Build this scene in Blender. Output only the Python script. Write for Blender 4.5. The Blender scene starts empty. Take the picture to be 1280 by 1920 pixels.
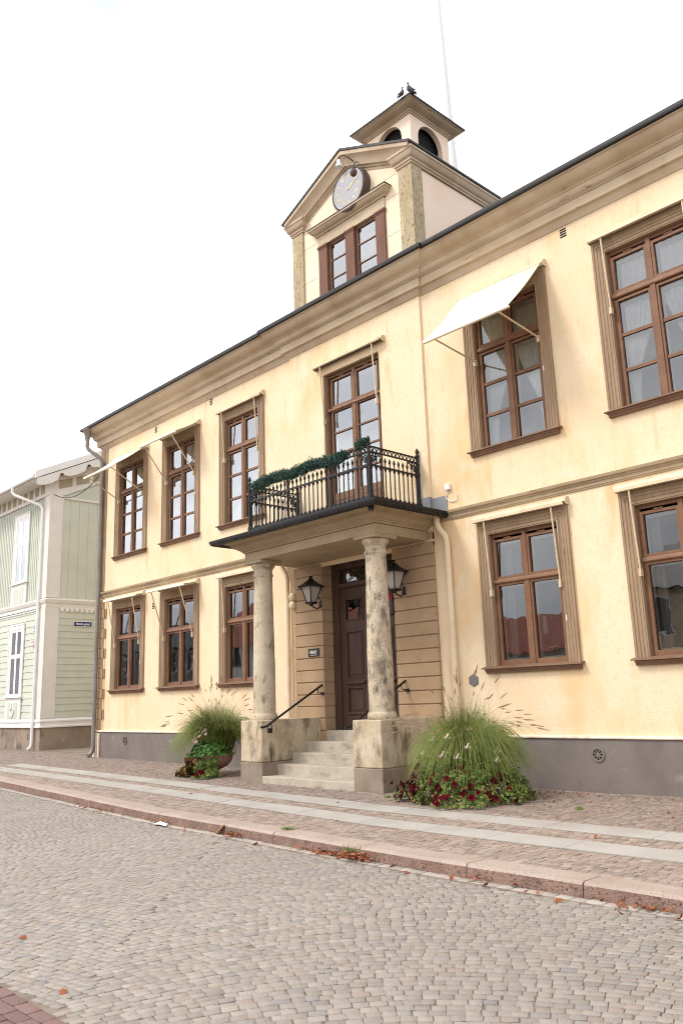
import bpy, math, random
import numpy as np
from mathutils import Vector, Matrix
R = math.radians
random.seed(7); np.random.seed(7)
S = bpy.context.scene
COL = S.collection

# ---------------------------------------------------------------- camera
cam_d = bpy.data.cameras.new("camera"); cam = bpy.data.objects.new("camera", cam_d); COL.objects.link(cam)
YAW, PIT, ROL = -0.81108893, 0.22182723, -0.03304924
_f = Vector((math.sin(YAW)*math.cos(PIT), math.cos(YAW)*math.cos(PIT), math.sin(PIT)))
_r = Vector((math.cos(YAW), -math.sin(YAW), 0)); _u = _r.cross(_f)
_r2 = math.cos(ROL)*_r + math.sin(ROL)*_u; _u2 = -math.sin(ROL)*_r + math.cos(ROL)*_u
m = Matrix((_r2, _u2, -_f)).transposed().to_4x4(); m.translation = Vector((12.15, -12.0, 1.542))
cam.matrix_world = m
cam_d.sensor_fit = 'VERTICAL'; cam_d.sensor_height = 36; cam_d.lens = 1545.788/1920*36
cam_d.clip_start = 0.05; cam_d.clip_end = 2000
S.camera = cam

# ---------------------------------------------------------------- sky, sun, exposure
SUN_EL, SUN_AZ = R(50), R(212)       # azimuth from +y clockwise: sun stands in front of the facade, to the left
W = bpy.data.worlds.new("World"); S.world = W; W.use_nodes = True
nt = W.node_tree; nt.nodes.clear()
def wn(t, **k):
    n = nt.nodes.new(t)
    for a, b in k.items(): setattr(n, a, b)
    return n
sky = wn('ShaderNodeTexSky', sky_type='NISHITA', sun_disc=False, sun_elevation=SUN_EL, sun_rotation=SUN_AZ, air_density=1.0, dust_density=2.0)
tc = wn('ShaderNodeTexCoord'); mp = wn('ShaderNodeMapping'); mp.inputs['Scale'].default_value = (1, 1, 2.2)
nz = wn('ShaderNodeTexNoise'); nz.inputs['Scale'].default_value = 2.6; nz.inputs['Detail'].default_value = 7; nz.inputs['Roughness'].default_value = .55
rp = wn('ShaderNodeValToRGB'); rp.color_ramp.elements[0].position = .34; rp.color_ramp.elements[1].position = .45; rp.color_ramp.elements[0].color = (.42, .42, .42, 1)
nz2 = wn('ShaderNodeTexNoise'); nz2.inputs['Scale'].default_value = 1.7; nz2.inputs['Detail'].default_value = 8
rp2 = wn('ShaderNodeValToRGB'); rp2.color_ramp.elements[0].position = .35; rp2.color_ramp.elements[1].position = .68
rp2.color_ramp.elements[0].color = (5.6, 5.8, 6.3, 1); rp2.color_ramp.elements[1].color = (15.5, 15.3, 15.1, 1)
mx = wn('ShaderNodeMix', data_type='RGBA')
bg = wn('ShaderNodeBackground'); bg.inputs['Strength'].default_value = 0.1; wo = wn('ShaderNodeOutputWorld')
L = nt.links.new
L(tc.outputs['Generated'], mp.inputs['Vector']); L(mp.outputs['Vector'], nz.inputs['Vector']); L(mp.outputs['Vector'], nz2.inputs['Vector'])
L(nz.outputs['Fac'], rp.inputs['Fac']); L(nz2.outputs['Fac'], rp2.inputs['Fac'])
sx_ = wn('ShaderNodeSeparateXYZ'); gr = wn('ShaderNodeMapRange', interpolation_type='SMOOTHSTEP')
gr.inputs['From Min'].default_value = -.35; gr.inputs['From Max'].default_value = -.95; gr.inputs['To Min'].default_value = .92; gr.inputs['To Max'].default_value = 1.75
gm = wn('ShaderNodeMix', data_type='RGBA', blend_type='MULTIPLY'); gm.inputs['Factor'].default_value = 1
L(tc.outputs['Generated'], sx_.inputs[0]); L(sx_.outputs['X'], gr.inputs['Value']); L(rp2.outputs['Color'], gm.inputs['A']); L(gr.outputs['Result'], gm.inputs['B'])
L(rp.outputs['Color'], mx.inputs['Factor']); L(sky.outputs['Color'], mx.inputs['A']); L(gm.outputs['Result'], mx.inputs['B'])
L(mx.outputs['Result'], bg.inputs['Color']); L(bg.outputs['Background'], wo.inputs['Surface'])
sd = bpy.data.lights.new("sun", 'SUN'); sd.energy = 1.5; sd.angle = R(14); sd.color = (1, .95, .87)
so = bpy.data.objects.new("sun", sd); COL.objects.link(so)
sv = Vector((math.sin(SUN_AZ)*math.cos(SUN_EL), math.cos(SUN_AZ)*math.cos(SUN_EL), math.sin(SUN_EL)))
so.rotation_euler = sv.to_track_quat('Z', 'Y').to_euler(); so.location = (0, -20, 30)
S.view_settings.view_transform = 'Standard'; S.view_settings.look = 'None'
S.view_settings.exposure = 0.78; S.view_settings.gamma = 1; S.view_settings.use_curve_mapping = False
S.render.engine = 'CYCLES'; S.cycles.max_bounces = 6; S.cycles.transparent_max_bounces = 12
S.cycles.use_denoising = True; S.cycles.denoising_prefilter = 'ACCURATE'; S.cycles.pixel_filter_type = 'BLACKMAN_HARRIS'; S.cycles.filter_width = 1.0

# ---------------------------------------------------------------- materials
def lin(c): return tuple(((v/255)/12.92 if v/255 <= .04045 else ((v/255+.055)/1.055)**2.4) for v in c)
def P(r, g, b, k=1.0): return tuple(v*k for v in lin((r, g, b)))
MATS = {}
def mat(name, col, rough=.75, var=None, layers=(), bump=0., bscale=60, metallic=0., attr=None, spec=.4, bdetail=4, trans=0.):
    """base colour with soft variation (var = (colour, scale, lo, hi[, stretch])) and stain layers of the same form, world-space noise"""
    if name in MATS: return MATS[name]
    M = bpy.data.materials.new(name); M.use_nodes = True; MATS[name] = M
    t = M.node_tree; b = t.nodes['Principled BSDF']; l = t.links.new
    b.inputs['Roughness'].default_value = rough; b.inputs['Metallic'].default_value = metallic
    b.inputs['Specular IOR Level'].default_value = spec
    if trans: b.inputs['Transmission Weight'].default_value = trans
    geo = t.nodes.new('ShaderNodeNewGeometry')
    cur = t.nodes.new('ShaderNodeRGB'); cur.outputs[0].default_value = (*col, 1); cur = cur.outputs[0]
    if attr:
        a = t.nodes.new('ShaderNodeAttribute'); a.attribute_name = attr
        mm = t.nodes.new('ShaderNodeMix'); mm.data_type = 'RGBA'; mm.blend_type = 'MULTIPLY'; mm.inputs['Factor'].default_value = 1
        l(cur, mm.inputs['A']); l(a.outputs['Color'], mm.inputs['B']); cur = mm.outputs['Result']
    ls = list(layers)
    if var: ls.insert(0, var)
    for i, la in enumerate(ls):
        c2, sc, lo, hi = la[:4]; st = la[4] if len(la) > 4 else (1, 1, 1)
        mpn = t.nodes.new('ShaderNodeMapping'); mpn.inputs['Scale'].default_value = st; mpn.inputs['Location'].default_value = (i*7.3, i*3.1, i*5.7)
        n = t.nodes.new('ShaderNodeTexNoise'); n.inputs['Scale'].default_value = sc; n.inputs['Detail'].default_value = 6; n.inputs['Roughness'].default_value = .6
        mr = t.nodes.new('ShaderNodeMapRange'); mr.inputs['From Min'].default_value = lo; mr.inputs['From Max'].default_value = hi
        mm = t.nodes.new('ShaderNodeMix'); mm.data_type = 'RGBA'
        l(geo.outputs['Position'], mpn.inputs['Vector']); l(mpn.outputs['Vector'], n.inputs['Vector']); l(n.outputs['Fac'], mr.inputs['Value'])
        l(mr.outputs['Result'], mm.inputs['Factor']); l(cur, mm.inputs['A']); mm.inputs['B'].default_value = (*c2, 1); cur = mm.outputs['Result']
    l(cur, b.inputs['Base Color'])
    if bump:
        n = t.nodes.new('ShaderNodeTexNoise'); n.inputs['Scale'].default_value = bscale; n.inputs['Detail'].default_value = bdetail
        bp = t.nodes.new('ShaderNodeBump'); bp.inputs['Strength'].default_value = bump; bp.inputs['Distance'].default_value = .02
        l(geo.outputs['Position'], n.inputs['Vector']); l(n.outputs['Fac'], bp.inputs['Height']); l(bp.outputs['Normal'], b.inputs['Normal'])
    return M
def glass_mat(name, f0, tint=(.93, .95, .96), wav=.02, wsc=2.2):
    M = bpy.data.materials.new(name); M.use_nodes = True; MATS[name] = M
    t = M.node_tree; t.nodes.clear(); l = t.links.new
    o = t.nodes.new('ShaderNodeOutputMaterial'); mixs = t.nodes.new('ShaderNodeMixShader')
    tr = t.nodes.new('ShaderNodeBsdfTransparent'); tr.inputs['Color'].default_value = (*tint, 1)
    gl = t.nodes.new('ShaderNodeBsdfGlossy'); gl.inputs['Roughness'].default_value = .0; gl.inputs['Color'].default_value = (.95, .97, 1, 1)
    fr = t.nodes.new('ShaderNodeFresnel'); fr.inputs['IOR'].default_value = f0
    geo = t.nodes.new('ShaderNodeNewGeometry'); n = t.nodes.new('ShaderNodeTexNoise'); n.inputs['Scale'].default_value = wsc; n.inputs['Detail'].default_value = 2
    bp = t.nodes.new('ShaderNodeBump'); bp.inputs['Strength'].default_value = wav; bp.inputs['Distance'].default_value = .1
    l(geo.outputs['Position'], n.inputs['Vector']); l(n.outputs['Fac'], bp.inputs['Height']); l(bp.outputs['Normal'], gl.inputs['Normal'])
    l(fr.outputs['Fac'], mixs.inputs['Fac']); l(tr.outputs[0], mixs.inputs[1]); l(gl.outputs[0], mixs.inputs[2]); l(mixs.outputs[0], o.inputs['Surface'])
    return M
K = 1.0
m_wall = mat('yellow_plaster', P(250, 229, 196, .83), .9, (P(249, 222, 182, .83), .45, .42, .66), [(P(243, 205, 152, .82), .8, .53, .72, (1.3, 1.3, .45)), (P(252, 232, 204, .82), 1.6, .55, .75), (P(234, 190, 134, .8), 2.0, .59, .78, (1.5, 1.5, .3)), (P(246, 218, 178, .8), 16, .52, .72), (P(226, 190, 146, .8), 5, .66, .8, (2.2, 2.2, .25))], .28, 38)
m_side = mat('pinkish_plaster', P(250, 228, 210, .9), .9, (P(245, 220, 195, .9), 1.2, .45, .7), [(P(170, 150, 130), 9, .68, .75, (1, 1, .25))], .08, 60)
m_trim = mat('tan_painted_trim', P(186, 165, 136, .8), .8, (P(169, 146, 116, .8), 1.5, .42, .7), [(P(135, 105, 78, .8), 6, .60, .76, (.5, .5, 2)), (P(210, 185, 150, .8), 9, .66, .75)], .1, 80)
m_corn = mat('tan_cornice', P(210, 190, 164, .8), .8, (P(190, 166, 138, .8), 1.2, .42, .68), [(P(120, 95, 70, .8), 5, .64, .78, (.6, 1, 2.5))], .1, 70)
m_arch = mat('architrave_wood', P(174, 148, 120, .8), .75, (P(156, 128, 101, .8), 3, .4, .7, (1, 1, .25)), [(P(188, 165, 138, .8), 14, .60, .75, (1, 1, .15)), (P(110, 84, 62, .8), 20, .62, .76, (1.5, 1, .1))], .25, 50)
m_frame = mat('red_brown_paint', P(134, 96, 70, .86), .6, (P(116, 80, 58, .86), 5, .4, .7), [(P(215, 200, 185), 28, .735, .76)], .1, 90)
m_sill = mat('brown_sill', P(142, 108, 86, .75), .65, (P(124, 92, 72, .75), 4, .4, .7), [(P(190, 165, 145), 22, .70, .76)], .1, 70)
m_white = mat('white_paint', P(244, 243, 242, .9), .5, (P(233, 230, 227, .9), 2.5, .4, .7))
m_inner = mat('white_inner_frame', P(232, 228, 218, .8), .5)
m_rust = mat('brown_sandstone_render', P(200, 170, 136, .69), .85, (P(188, 156, 122, .69), 1.6, .4, .68), [(P(150, 116, 86, .85), 6, .6, .78)], .15, 70)
m_plin = mat('grey_plinth_paint', P(122, 113, 108, 1), .7, (P(108, 99, 95), 1.4, .42, .68), [(P(140, 132, 126), 3.0, .62, .74, (.6, 1, 2.0)), (P(95, 84, 76), 2.0, .62, .8), (P(205, 200, 195), 16, .765, .78)], .12, 60)
m_cap = mat('pale_plinth_cap', P(240, 222, 200, .9), .7, (P(200, 170, 145, .9), 6, .5, .75))
m_roof = mat('black_roof_metal', P(34, 32, 35, 1), .5, (P(26, 24, 26), 3, .4, .7), metallic=.2)
m_door = mat('dark_brown_door', P(88, 64, 54, .75), .55, (P(76, 52, 44, .75), 5, .4, .7, (1, 1, .3)), bump=.06, bscale=60)
m_iron = mat('black_iron', P(24, 22, 22), .55, (P(44, 36, 32), 12, .5, .8))
m_sand = mat('weathered_sandstone', P(220, 206, 182, .78), .9, (P(206, 187, 156, .78), 1.8, .4, .62), [(P(184, 164, 136, .78), 2.2, .47, .66), (P(128, 108, 88, .78), 3.4, .51, .70, (1, 1, .6)), (P(206, 156, 112, .78), 3, .62, .76), (P(92, 78, 66, .78), 7, .58, .74, (1.6, 1.6, .3)), (P(104, 90, 78, .78), 26, .60, .78)], .45, 30)
m_col = mat('column_stone', P(222, 206, 182, .8), .9, (P(204, 186, 160, .8), 2.2, .4, .62), [(P(142, 128, 112, .8), 3.2, .50, .66, (1, 1, .6)), (P(104, 93, 82, .8), 7, .53, .70, (1, 1, .55)), (P(72, 64, 57, .8), 30, .57, .74)], .45, 32)
m_colp = mat('paler_column_stone', P(222, 206, 182, .78), .9, (P(204, 188, 162, .78), 2.2, .4, .62), [(P(150, 136, 118, .8), 5, .55, .68, (1, 1, .6)), (P(100, 88, 76, .8), 15, .62, .70)], .4, 32)
m_blkb = mat('brown_foot_stone', P(162, 146, 130, .78), .9, (P(144, 126, 110, .78), 2.4, .4, .66), [(P(104, 86, 72, .85), 4, .58, .74)], .3, 30)
m_step = mat('granite_step', P(218, 206, 188, .64), .85, (P(200, 186, 166, .64), 3, .4, .62), [(P(158, 142, 122, .7), 5, .54, .70, (.5, 1, 1.6)), (P(120, 106, 90, .7), 14, .62, .76), (P(240, 232, 218, .66), 120, .5, .7)], .2, 120)
m_awn = mat('cream_awning_cloth', P(255, 248, 226, .92), .8, (P(250, 240, 214, .9), 1.5, .4, .7), bump=.05, bscale=300)
m_awm = mat('cream_awning_metal', P(226, 205, 172, .85), .45, (P(205, 182, 148, .85), 4, .45, .7))
m_awd = mat('awning_slot_shade', P(60, 48, 40), .7)
m_pipe = mat('cream_pipe_paint', P(240, 220, 188, .84), .55, (P(224, 196, 156, .84), 2, .5, .75))
m_zinc = mat('zinc_pipe', P(150, 143, 138, .9), .5, (P(122, 112, 105), 2, .4, .7), metallic=.25)
m_ochre = mat('flaking_ochre_paint', P(204, 186, 154, .74), .85, (P(188, 166, 130, .74), 2, .4, .7, (1, 1, .3)), [(P(226, 206, 172, .8), 8, .57, .68, (1, 1, .3)), (P(112, 96, 76, .8), 26, .54, .66, (1.2, 1.2, .4))], .35, 40)
m_dpost = mat('flaking_brown_post', P(130, 90, 72, .78), .75, (P(112, 74, 58, .78), 4, .4, .7, (1, 1, .3)), [(P(214, 190, 160), 20, .70, .75, (1, 1, .4)), (P(90, 60, 48), 14, .64, .74, (1, 1, .3))], .25, 50)
m_clock = mat('grey_clock_face', P(178, 178, 184, .8), .4, (P(166, 166, 174, .8), 3, .4, .7))
m_gold = mat('faded_gilding', P(225, 205, 150, .9), .4, metallic=.3)
m_drum = mat('brown_clock_drum', P(84, 66, 58), .6)
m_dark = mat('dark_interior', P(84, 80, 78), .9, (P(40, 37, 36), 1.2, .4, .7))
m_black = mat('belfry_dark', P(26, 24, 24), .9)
m_curt = mat('white_curtain', P(255, 255, 255, .97), .9, (P(248, 247, 246, .94), 3, .4, .7))
m_curtg = mat('grey_curtain', P(150, 146, 142, .9), .9)
m_red = mat('dark_red_blind', P(140, 40, 38), .8, (P(110, 28, 30), 3, .4, .7))
m_blue = mat('blue_banner', P(70, 84, 140), .8, (P(150, 52, 56), 5, .48, .54))
m_shade = mat('white_lamp_shade', P(246, 244, 240, .95), .8)
m_green = mat('pale_green_paint', P(208, 213, 199, .9), .65, (P(200, 205, 190, .9), 1.5, .4, .7))
m_gtan = mat('frieze_panel_paint', P(178, 166, 138, .85), .7)
m_gpink = mat('pinkish_white_board', P(240, 237, 231, .85), .6, (P(233, 228, 221, .85), 2, .4, .7))
m_gbase = mat('stained_stone_base', P(165, 148, 132, .85), .9, (P(140, 122, 108, .85), 1.2, .4, .66), [(P(95, 82, 72), 1.6, .56, .72), (P(196, 180, 164, .85), 4, .62, .75, (1, 1, .4))], .2, 30)
m_tile = mat('red_roof_tile', P(176, 104, 84), .8, (P(150, 84, 68), 2, .4, .7))
m_stone = mat('planter_stone', P(150, 118, 104, .9), .85, (P(120, 92, 82, .9), 4, .4, .7), bump=.2, bscale=60)
m_fir = mat('fir_needles', P(92, 126, 112, .72), .8, (P(52, 82, 74, .72), 9, .4, .7))
m_blade = mat('grass_blade', P(142, 152, 66, .6), .7, (P(98, 116, 42, .6), 2.5, .4, .66), [(P(206, 194, 118, .7), 6, .60, .74)])
m_plume = mat('grass_plume', P(170, 140, 120, .82), .9, (P(204, 178, 150, .82), 4, .45, .7))
m_leaf = mat('geranium_leaf', P(84, 124, 50, .75), .7, (P(52, 86, 34, .75), 8, .4, .68))
m_pleaf = mat('petunia_leaf', P(122, 142, 62, .75), .75, (P(70, 92, 38, .75), 9, .4, .66), [(P(196, 190, 110, .75), 14, .62, .74)])
m_dry = mat('withered_foliage', P(160, 116, 72, .8), .9, (P(116, 80, 48, .8), 10, .4, .7))
m_pet = mat('crimson_petal', P(94, 5, 22, .75), .9, (P(64, 3, 22, .8), 14, .4, .68), spec=.1)
m_gpet = mat('pale_pink_petal', P(248, 232, 224, .9), .8, (P(246, 200, 186, .9), 22, .45, .7))
m_autl = mat('autumn_leaf', P(172, 104, 70, .72), .85, (P(136, 68, 46, .72), 9, .4, .7), [(P(222, 178, 120, .85), 13, .6, .7)])
m_sett = mat('granite_sett', (1, 1, 1), .8, None, [(P(120, 108, 98, .8), 45, .6, .78), (P(206, 198, 188, .6), 70, .64, .78)], .55, 55, attr='stone')
m_pav = mat('pavement_sett', (1, 1, 1), .85, None, [(P(120, 98, 86, .8), 40, .6, .76), (P(120, 114, 84, .8), 1.1, .60, .85)], .5, 60, attr='stone')
m_joint = mat('sandy_joint', P(132, 119, 107), .95, (P(106, 94, 83), 3, .4, .7), [(P(104, 108, 66), 1.6, .60, .74)], .4, 90)
m_slab = mat('pale_granite_slab', P(210, 205, 197, .58), .85, (P(192, 185, 176, .58), 1.4, .4, .7), [(P(170, 158, 146), 90, .6, .75)], .15, 110)
m_kerb = mat('red_granite_kerb', P(207, 188, 175, .62), .85, (P(193, 171, 158, .62), 2.2, .4, .68), [(P(120, 92, 80, .8), 60, .55, .72), (P(228, 206, 192, .7), 80, .60, .75)], .6, 60)
m_kerbf = mat('darker_kerb_face', P(174, 144, 130, .62), .95, (P(146, 116, 103, .62), 5, .4, .66), [(P(88, 62, 54, .7), 34, .54, .68), (P(206, 176, 160, .6), 60, .6, .74)], .9, 45)  # front face of the kerb, darker and rougher than its top
m_grnd = mat('far_ground', P(150, 142, 132), .95, (P(130, 122, 112), .6, .4, .7))
m_pig = mat('pigeon_feather', P(66, 68, 74), .7, (P(46, 48, 52), 9, .45, .65))
m_sign = mat('black_sign', P(30, 26, 26), .35)
m_signb = mat('navy_enamel', P(32, 52, 120), .35)
m_sbl = mat('light_blue_sign', P(176, 204, 222), .5)
m_redp = mat('red_lettering', P(190, 70, 80), .6)
m_frost = mat('frosted_lantern_glass', P(190, 182, 172, .8), .35, spec=.6)
m_flash = mat('lead_flashing', P(152, 154, 158, .9), .5, metallic=.3)
m_paper = mat('crumpled_paper', P(238, 238, 246, .95), .8)
m_grey = mat('grey_hardware', P(110, 108, 108), .5)
g_far = glass_mat('neighbour_window_glass', 1.3)
g_up = glass_mat('old_window_glass', 3.5)
g_lo = glass_mat('lower_window_glass', 2.1)

# ---------------------------------------------------------------- mesh builder
class MB:
    def __init__(s): s.v = []; s.f = []; s.mi = []; s.cur = 0
    def add(s, vs, fs):
        o = len(s.v); s.v += [tuple(p) for p in vs]; s.f += [tuple(i+o for i in q) for q in fs]; s.mi += [s.cur]*len(fs); return s
    def box(s, x0, x1, y0, y1, z0, z1):
        v = [(x, y, z) for z in (z0, z1) for y in (y0, y1) for x in (x0, x1)]
        return s.add(v, [(0, 2, 3, 1), (4, 5, 7, 6), (0, 1, 5, 4), (2, 6, 7, 3), (0, 4, 6, 2), (1, 3, 7, 5)])
    def quad(s, a, b, c, d): return s.add([a, b, c, d], [(0, 1, 2, 3)])
    def prism(s, poly, axis, a0, a1):
        """polygon in the two other axes, extruded along axis ('x': poly=(y,z); 'y': (x,z); 'z': (x,y))"""
        n = len(poly)
        mk = {'x': lambda p, t: (t, p[0], p[1]), 'y': lambda p, t: (p[0], t, p[1]), 'z': lambda p, t: (p[0], p[1], t)}[axis]
        v = [mk(p, a0) for p in poly] + [mk(p, a1) for p in poly]
        return s.add(v, [tuple(range(n))[::-1], tuple(range(n, 2*n))] + [(i, (i+1) % n, n+(i+1) % n, n+i) for i in range(n)])
    def tube(s, pts, r, n=8, cap=True):
        pts = [Vector(p) for p in pts]; k = len(pts); rs = r if isinstance(r, (list, tuple)) else [r]*k
        v = []; ref = None
        for i, p in enumerate(pts):
            d = (pts[min(i+1, k-1)] - pts[max(i-1, 0)]).normalized()
            if ref is None: ref = d.orthogonal().normalized()
            ref = (ref - d*ref.dot(d)); ref = ref.normalized() if ref.length > 1e-6 else d.orthogonal().normalized()
            b = d.cross(ref)
            for j in range(n):
                a = 2*math.pi*j/n; v.append(p + (ref*math.cos(a) + b*math.sin(a))*rs[i])
        f = [(i*n+j, i*n+(j+1) % n, (i+1)*n+(j+1) % n, (i+1)*n+j) for i in range(k-1) for j in range(n)]
        if cap: f += [tuple(range(n))[::-1], tuple(range((k-1)*n, k*n))]
        return s.add(v, f)
    def lathe(s, prof, c=(0, 0, 0), n=24, axis='z', rot=0):
        v = []
        for r, h in prof:
            for j in range(n):
                a = 2*math.pi*j/n + rot; x, y = r*math.cos(a), r*math.sin(a)
                q = (x, y, h) if axis == 'z' else ((x, h, y) if axis == 'y' else (h, x, y))
                v.append((c[0]+q[0], c[1]+q[1], c[2]+q[2]))
        k = len(prof)
        f = [(i*n+j, i*n+(j+1) % n, (i+1)*n+(j+1) % n, (i+1)*n+j) for i in range(k-1) for j in range(n)]
        f += [tuple(range(n))[::-1], tuple(range((k-1)*n, k*n))]
        return s.add(v, f)
    def sweep(s, prof, path, plane='xy', closed_prof=False, caps=True):
        """profile (offset to the right of the path, height) along a mitred path; plane 'xy': height=z, 'xz': height=-y (path in x,z)"""
        n = len(path); rows = []
        for i in range(n):
            p = Vector(path[i]); d0 = (p-Vector(path[i-1])).normalized() if i else None; d1 = (Vector(path[i+1])-p).normalized() if i < n-1 else None
            if d0 is None: d0 = d1
            if d1 is None: d1 = d0
            n0 = Vector((d0.y, -d0.x)); n1 = Vector((d1.y, -d1.x)); mtr = n0+n1; mtr = mtr/(mtr.dot(n0))
            rows.append([(p + mtr*o, h) for o, h in prof])
        mk = (lambda q, h: (q.x, q.y, h)) if plane == 'xy' else (lambda q, h: (q.x, -h, q.y))
        k = len(prof); v = [mk(*rows[i][j]) for i in range(n) for j in range(k)]
        e = k if closed_prof else k-1
        f = [(i*k+j, i*k+(j+1) % k, (i+1)*k+(j+1) % k, (i+1)*k+j) for i in range(n-1) for j in range(e)]
        if caps: f += [tuple(range(k)), tuple(range((n-1)*k, n*k))[::-1]]
        return s.add(v, f)
    def build(s, name, mats, parent=None, smooth=False, bevel=0., loc=None, solid=0., recalc=True):
        me = bpy.data.meshes.new(name); me.from_pydata(s.v, [], s.f)
        ms = mats if isinstance(mats, (list, tuple)) else [mats]
        for x in ms: me.materials.append(x)
        if len(ms) > 1: me.polygons.foreach_set('material_index', s.mi)
        me.validate(); me.update()
        if recalc:
            import bmesh
            bm = bmesh.new(); bm.from_mesh(me); bmesh.ops.recalc_face_normals(bm, faces=bm.faces); bm.to_mesh(me); bm.free()
        if smooth: me.polygons.foreach_set('use_smooth', [True]*len(me.polygons)); me.set_sharp_from_angle(angle=R(38))
        o = bpy.data.objects.new(name, me); COL.objects.link(o)
        if parent: o.parent = parent
        if loc: o.location = loc
        if bevel:
            b = o.modifiers.new('bevel', 'BEVEL'); b.width = bevel; b.segments = 2; b.limit_method = 'ANGLE'; b.angle_limit = R(40)
        if solid:
            b = o.modifiers.new('solid', 'SOLIDIFY'); b.thickness = solid; b.offset = 0
        return o
def tag(o, label=None, cat=None, group=None, kind=None):
    if label: o['label'] = label
    if cat: o['category'] = cat
    if group: o['group'] = group
    if kind: o['kind'] = kind
    return o
def thing(name, label, cat, loc=(0, 0, 0), rz=0, group=None):
    o = bpy.data.objects.new(name, None); COL.objects.link(o); o.empty_display_size = .2
    o.location = loc; o.rotation_euler = (0, 0, rz); return tag(o, label, cat, group)
def copy_tree(o, parent=None):
    c = o.copy(); COL.objects.link(c)
    if parent: c.parent = parent
    for ch in list(o.children): copy_tree(ch, c)
    return c
def wall_holes(mb, x0, x1, z0, z1, y, holes, depth):
    """flat wall facing -y with rectangular holes and their reveals"""
    xs = sorted({x0, x1, *[h[0] for h in holes], *[h[1] for h in holes]}); zs = sorted({z0, z1, *[h[2] for h in holes], *[h[3] for h in holes]})
    for i in range(len(xs)-1):
        for j in range(len(zs)-1):
            cx, cz = (xs[i]+xs[i+1])/2, (zs[j]+zs[j+1])/2
            if any(h[0] < cx < h[1] and h[2] < cz < h[3] for h in holes): continue
            mb.quad((xs[i], y, zs[j]), (xs[i+1], y, zs[j]), (xs[i+1], y, zs[j+1]), (xs[i], y, zs[j+1]))
    for a, b, c, d in holes:
        Y = y+depth
        mb.quad((a, y, c), (a, Y, c), (a, Y, d), (a, y, d)); mb.quad((b, y, c), (b, y, d), (b, Y, d), (b, Y, c))
        mb.quad((a, y, d), (a, Y, d), (b, Y, d), (b, y, d)); mb.quad((a, y, c), (b, y, c), (b, Y, c), (a, Y, c))
def text_mesh(body, size, name, m, parent, loc, rot, bold=0., ext=.002, sx=1., font=None):
    cu = bpy.data.curves.new('t', 'FONT'); cu.body = body; cu.size = size; cu.extrude = ext; cu.offset = bold; cu.align_x = 'CENTER'; cu.align_y = 'CENTER'
    t = bpy.data.objects.new('t', cu); COL.objects.link(t)
    me = bpy.data.meshes.new_from_object(t.evaluated_get(bpy.context.evaluated_depsgraph_get())); bpy.data.objects.remove(t)
    me.materials.clear(); me.materials.append(m)
    o = bpy.data.objects.new(name, me); COL.objects.link(o); o.parent = parent; o.location = loc; o.rotation_euler = rot; o.scale = (sx, 1, 1); return o

# ---------------------------------------------------------------- ground
def gz(x, y): return .025*y + .0075*np.maximum(0, -np.asarray(x, float))
def kerb_y(x): return np.interp(x, [-40, -14, -7.8, -.5, 3.3, 5.5, 8, 20], [-2.2, -3.75, -4.19, -4.78, -4.97, -5.06, -5.09, -5.1])
def rz_(x): return -.25 + .0075*np.maximum(0, -np.asarray(x, float))
PATH_Y = -9.56
def sheet(name, xs, y0f, y1f, zf, m, ny=6, kind='structure'):
    mb = MB()
    for i, x in enumerate(xs):
        for j in range(ny+1):
            y = y0f(x)+(y1f(x)-y0f(x))*j/ny; mb.v.append((x, y, float(zf(x, y))))
    n = ny+1
    for i in range(len(xs)-1):
        for j in range(ny): mb.f.append((i*n+j, (i+1)*n+j, (i+1)*n+j+1, i*n+j+1)); mb.mi.append(0)
    o = mb.build(name, m); o['kind'] = kind; return o
g = MB(); g.quad((-400, -400, -.42), (400, -400, -.42), (400, 400, -.42), (-400, 400, -.42)); g.build('ground', m_grnd)['kind'] = 'structure'
XS = np.linspace(-45, 16, 123)
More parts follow.
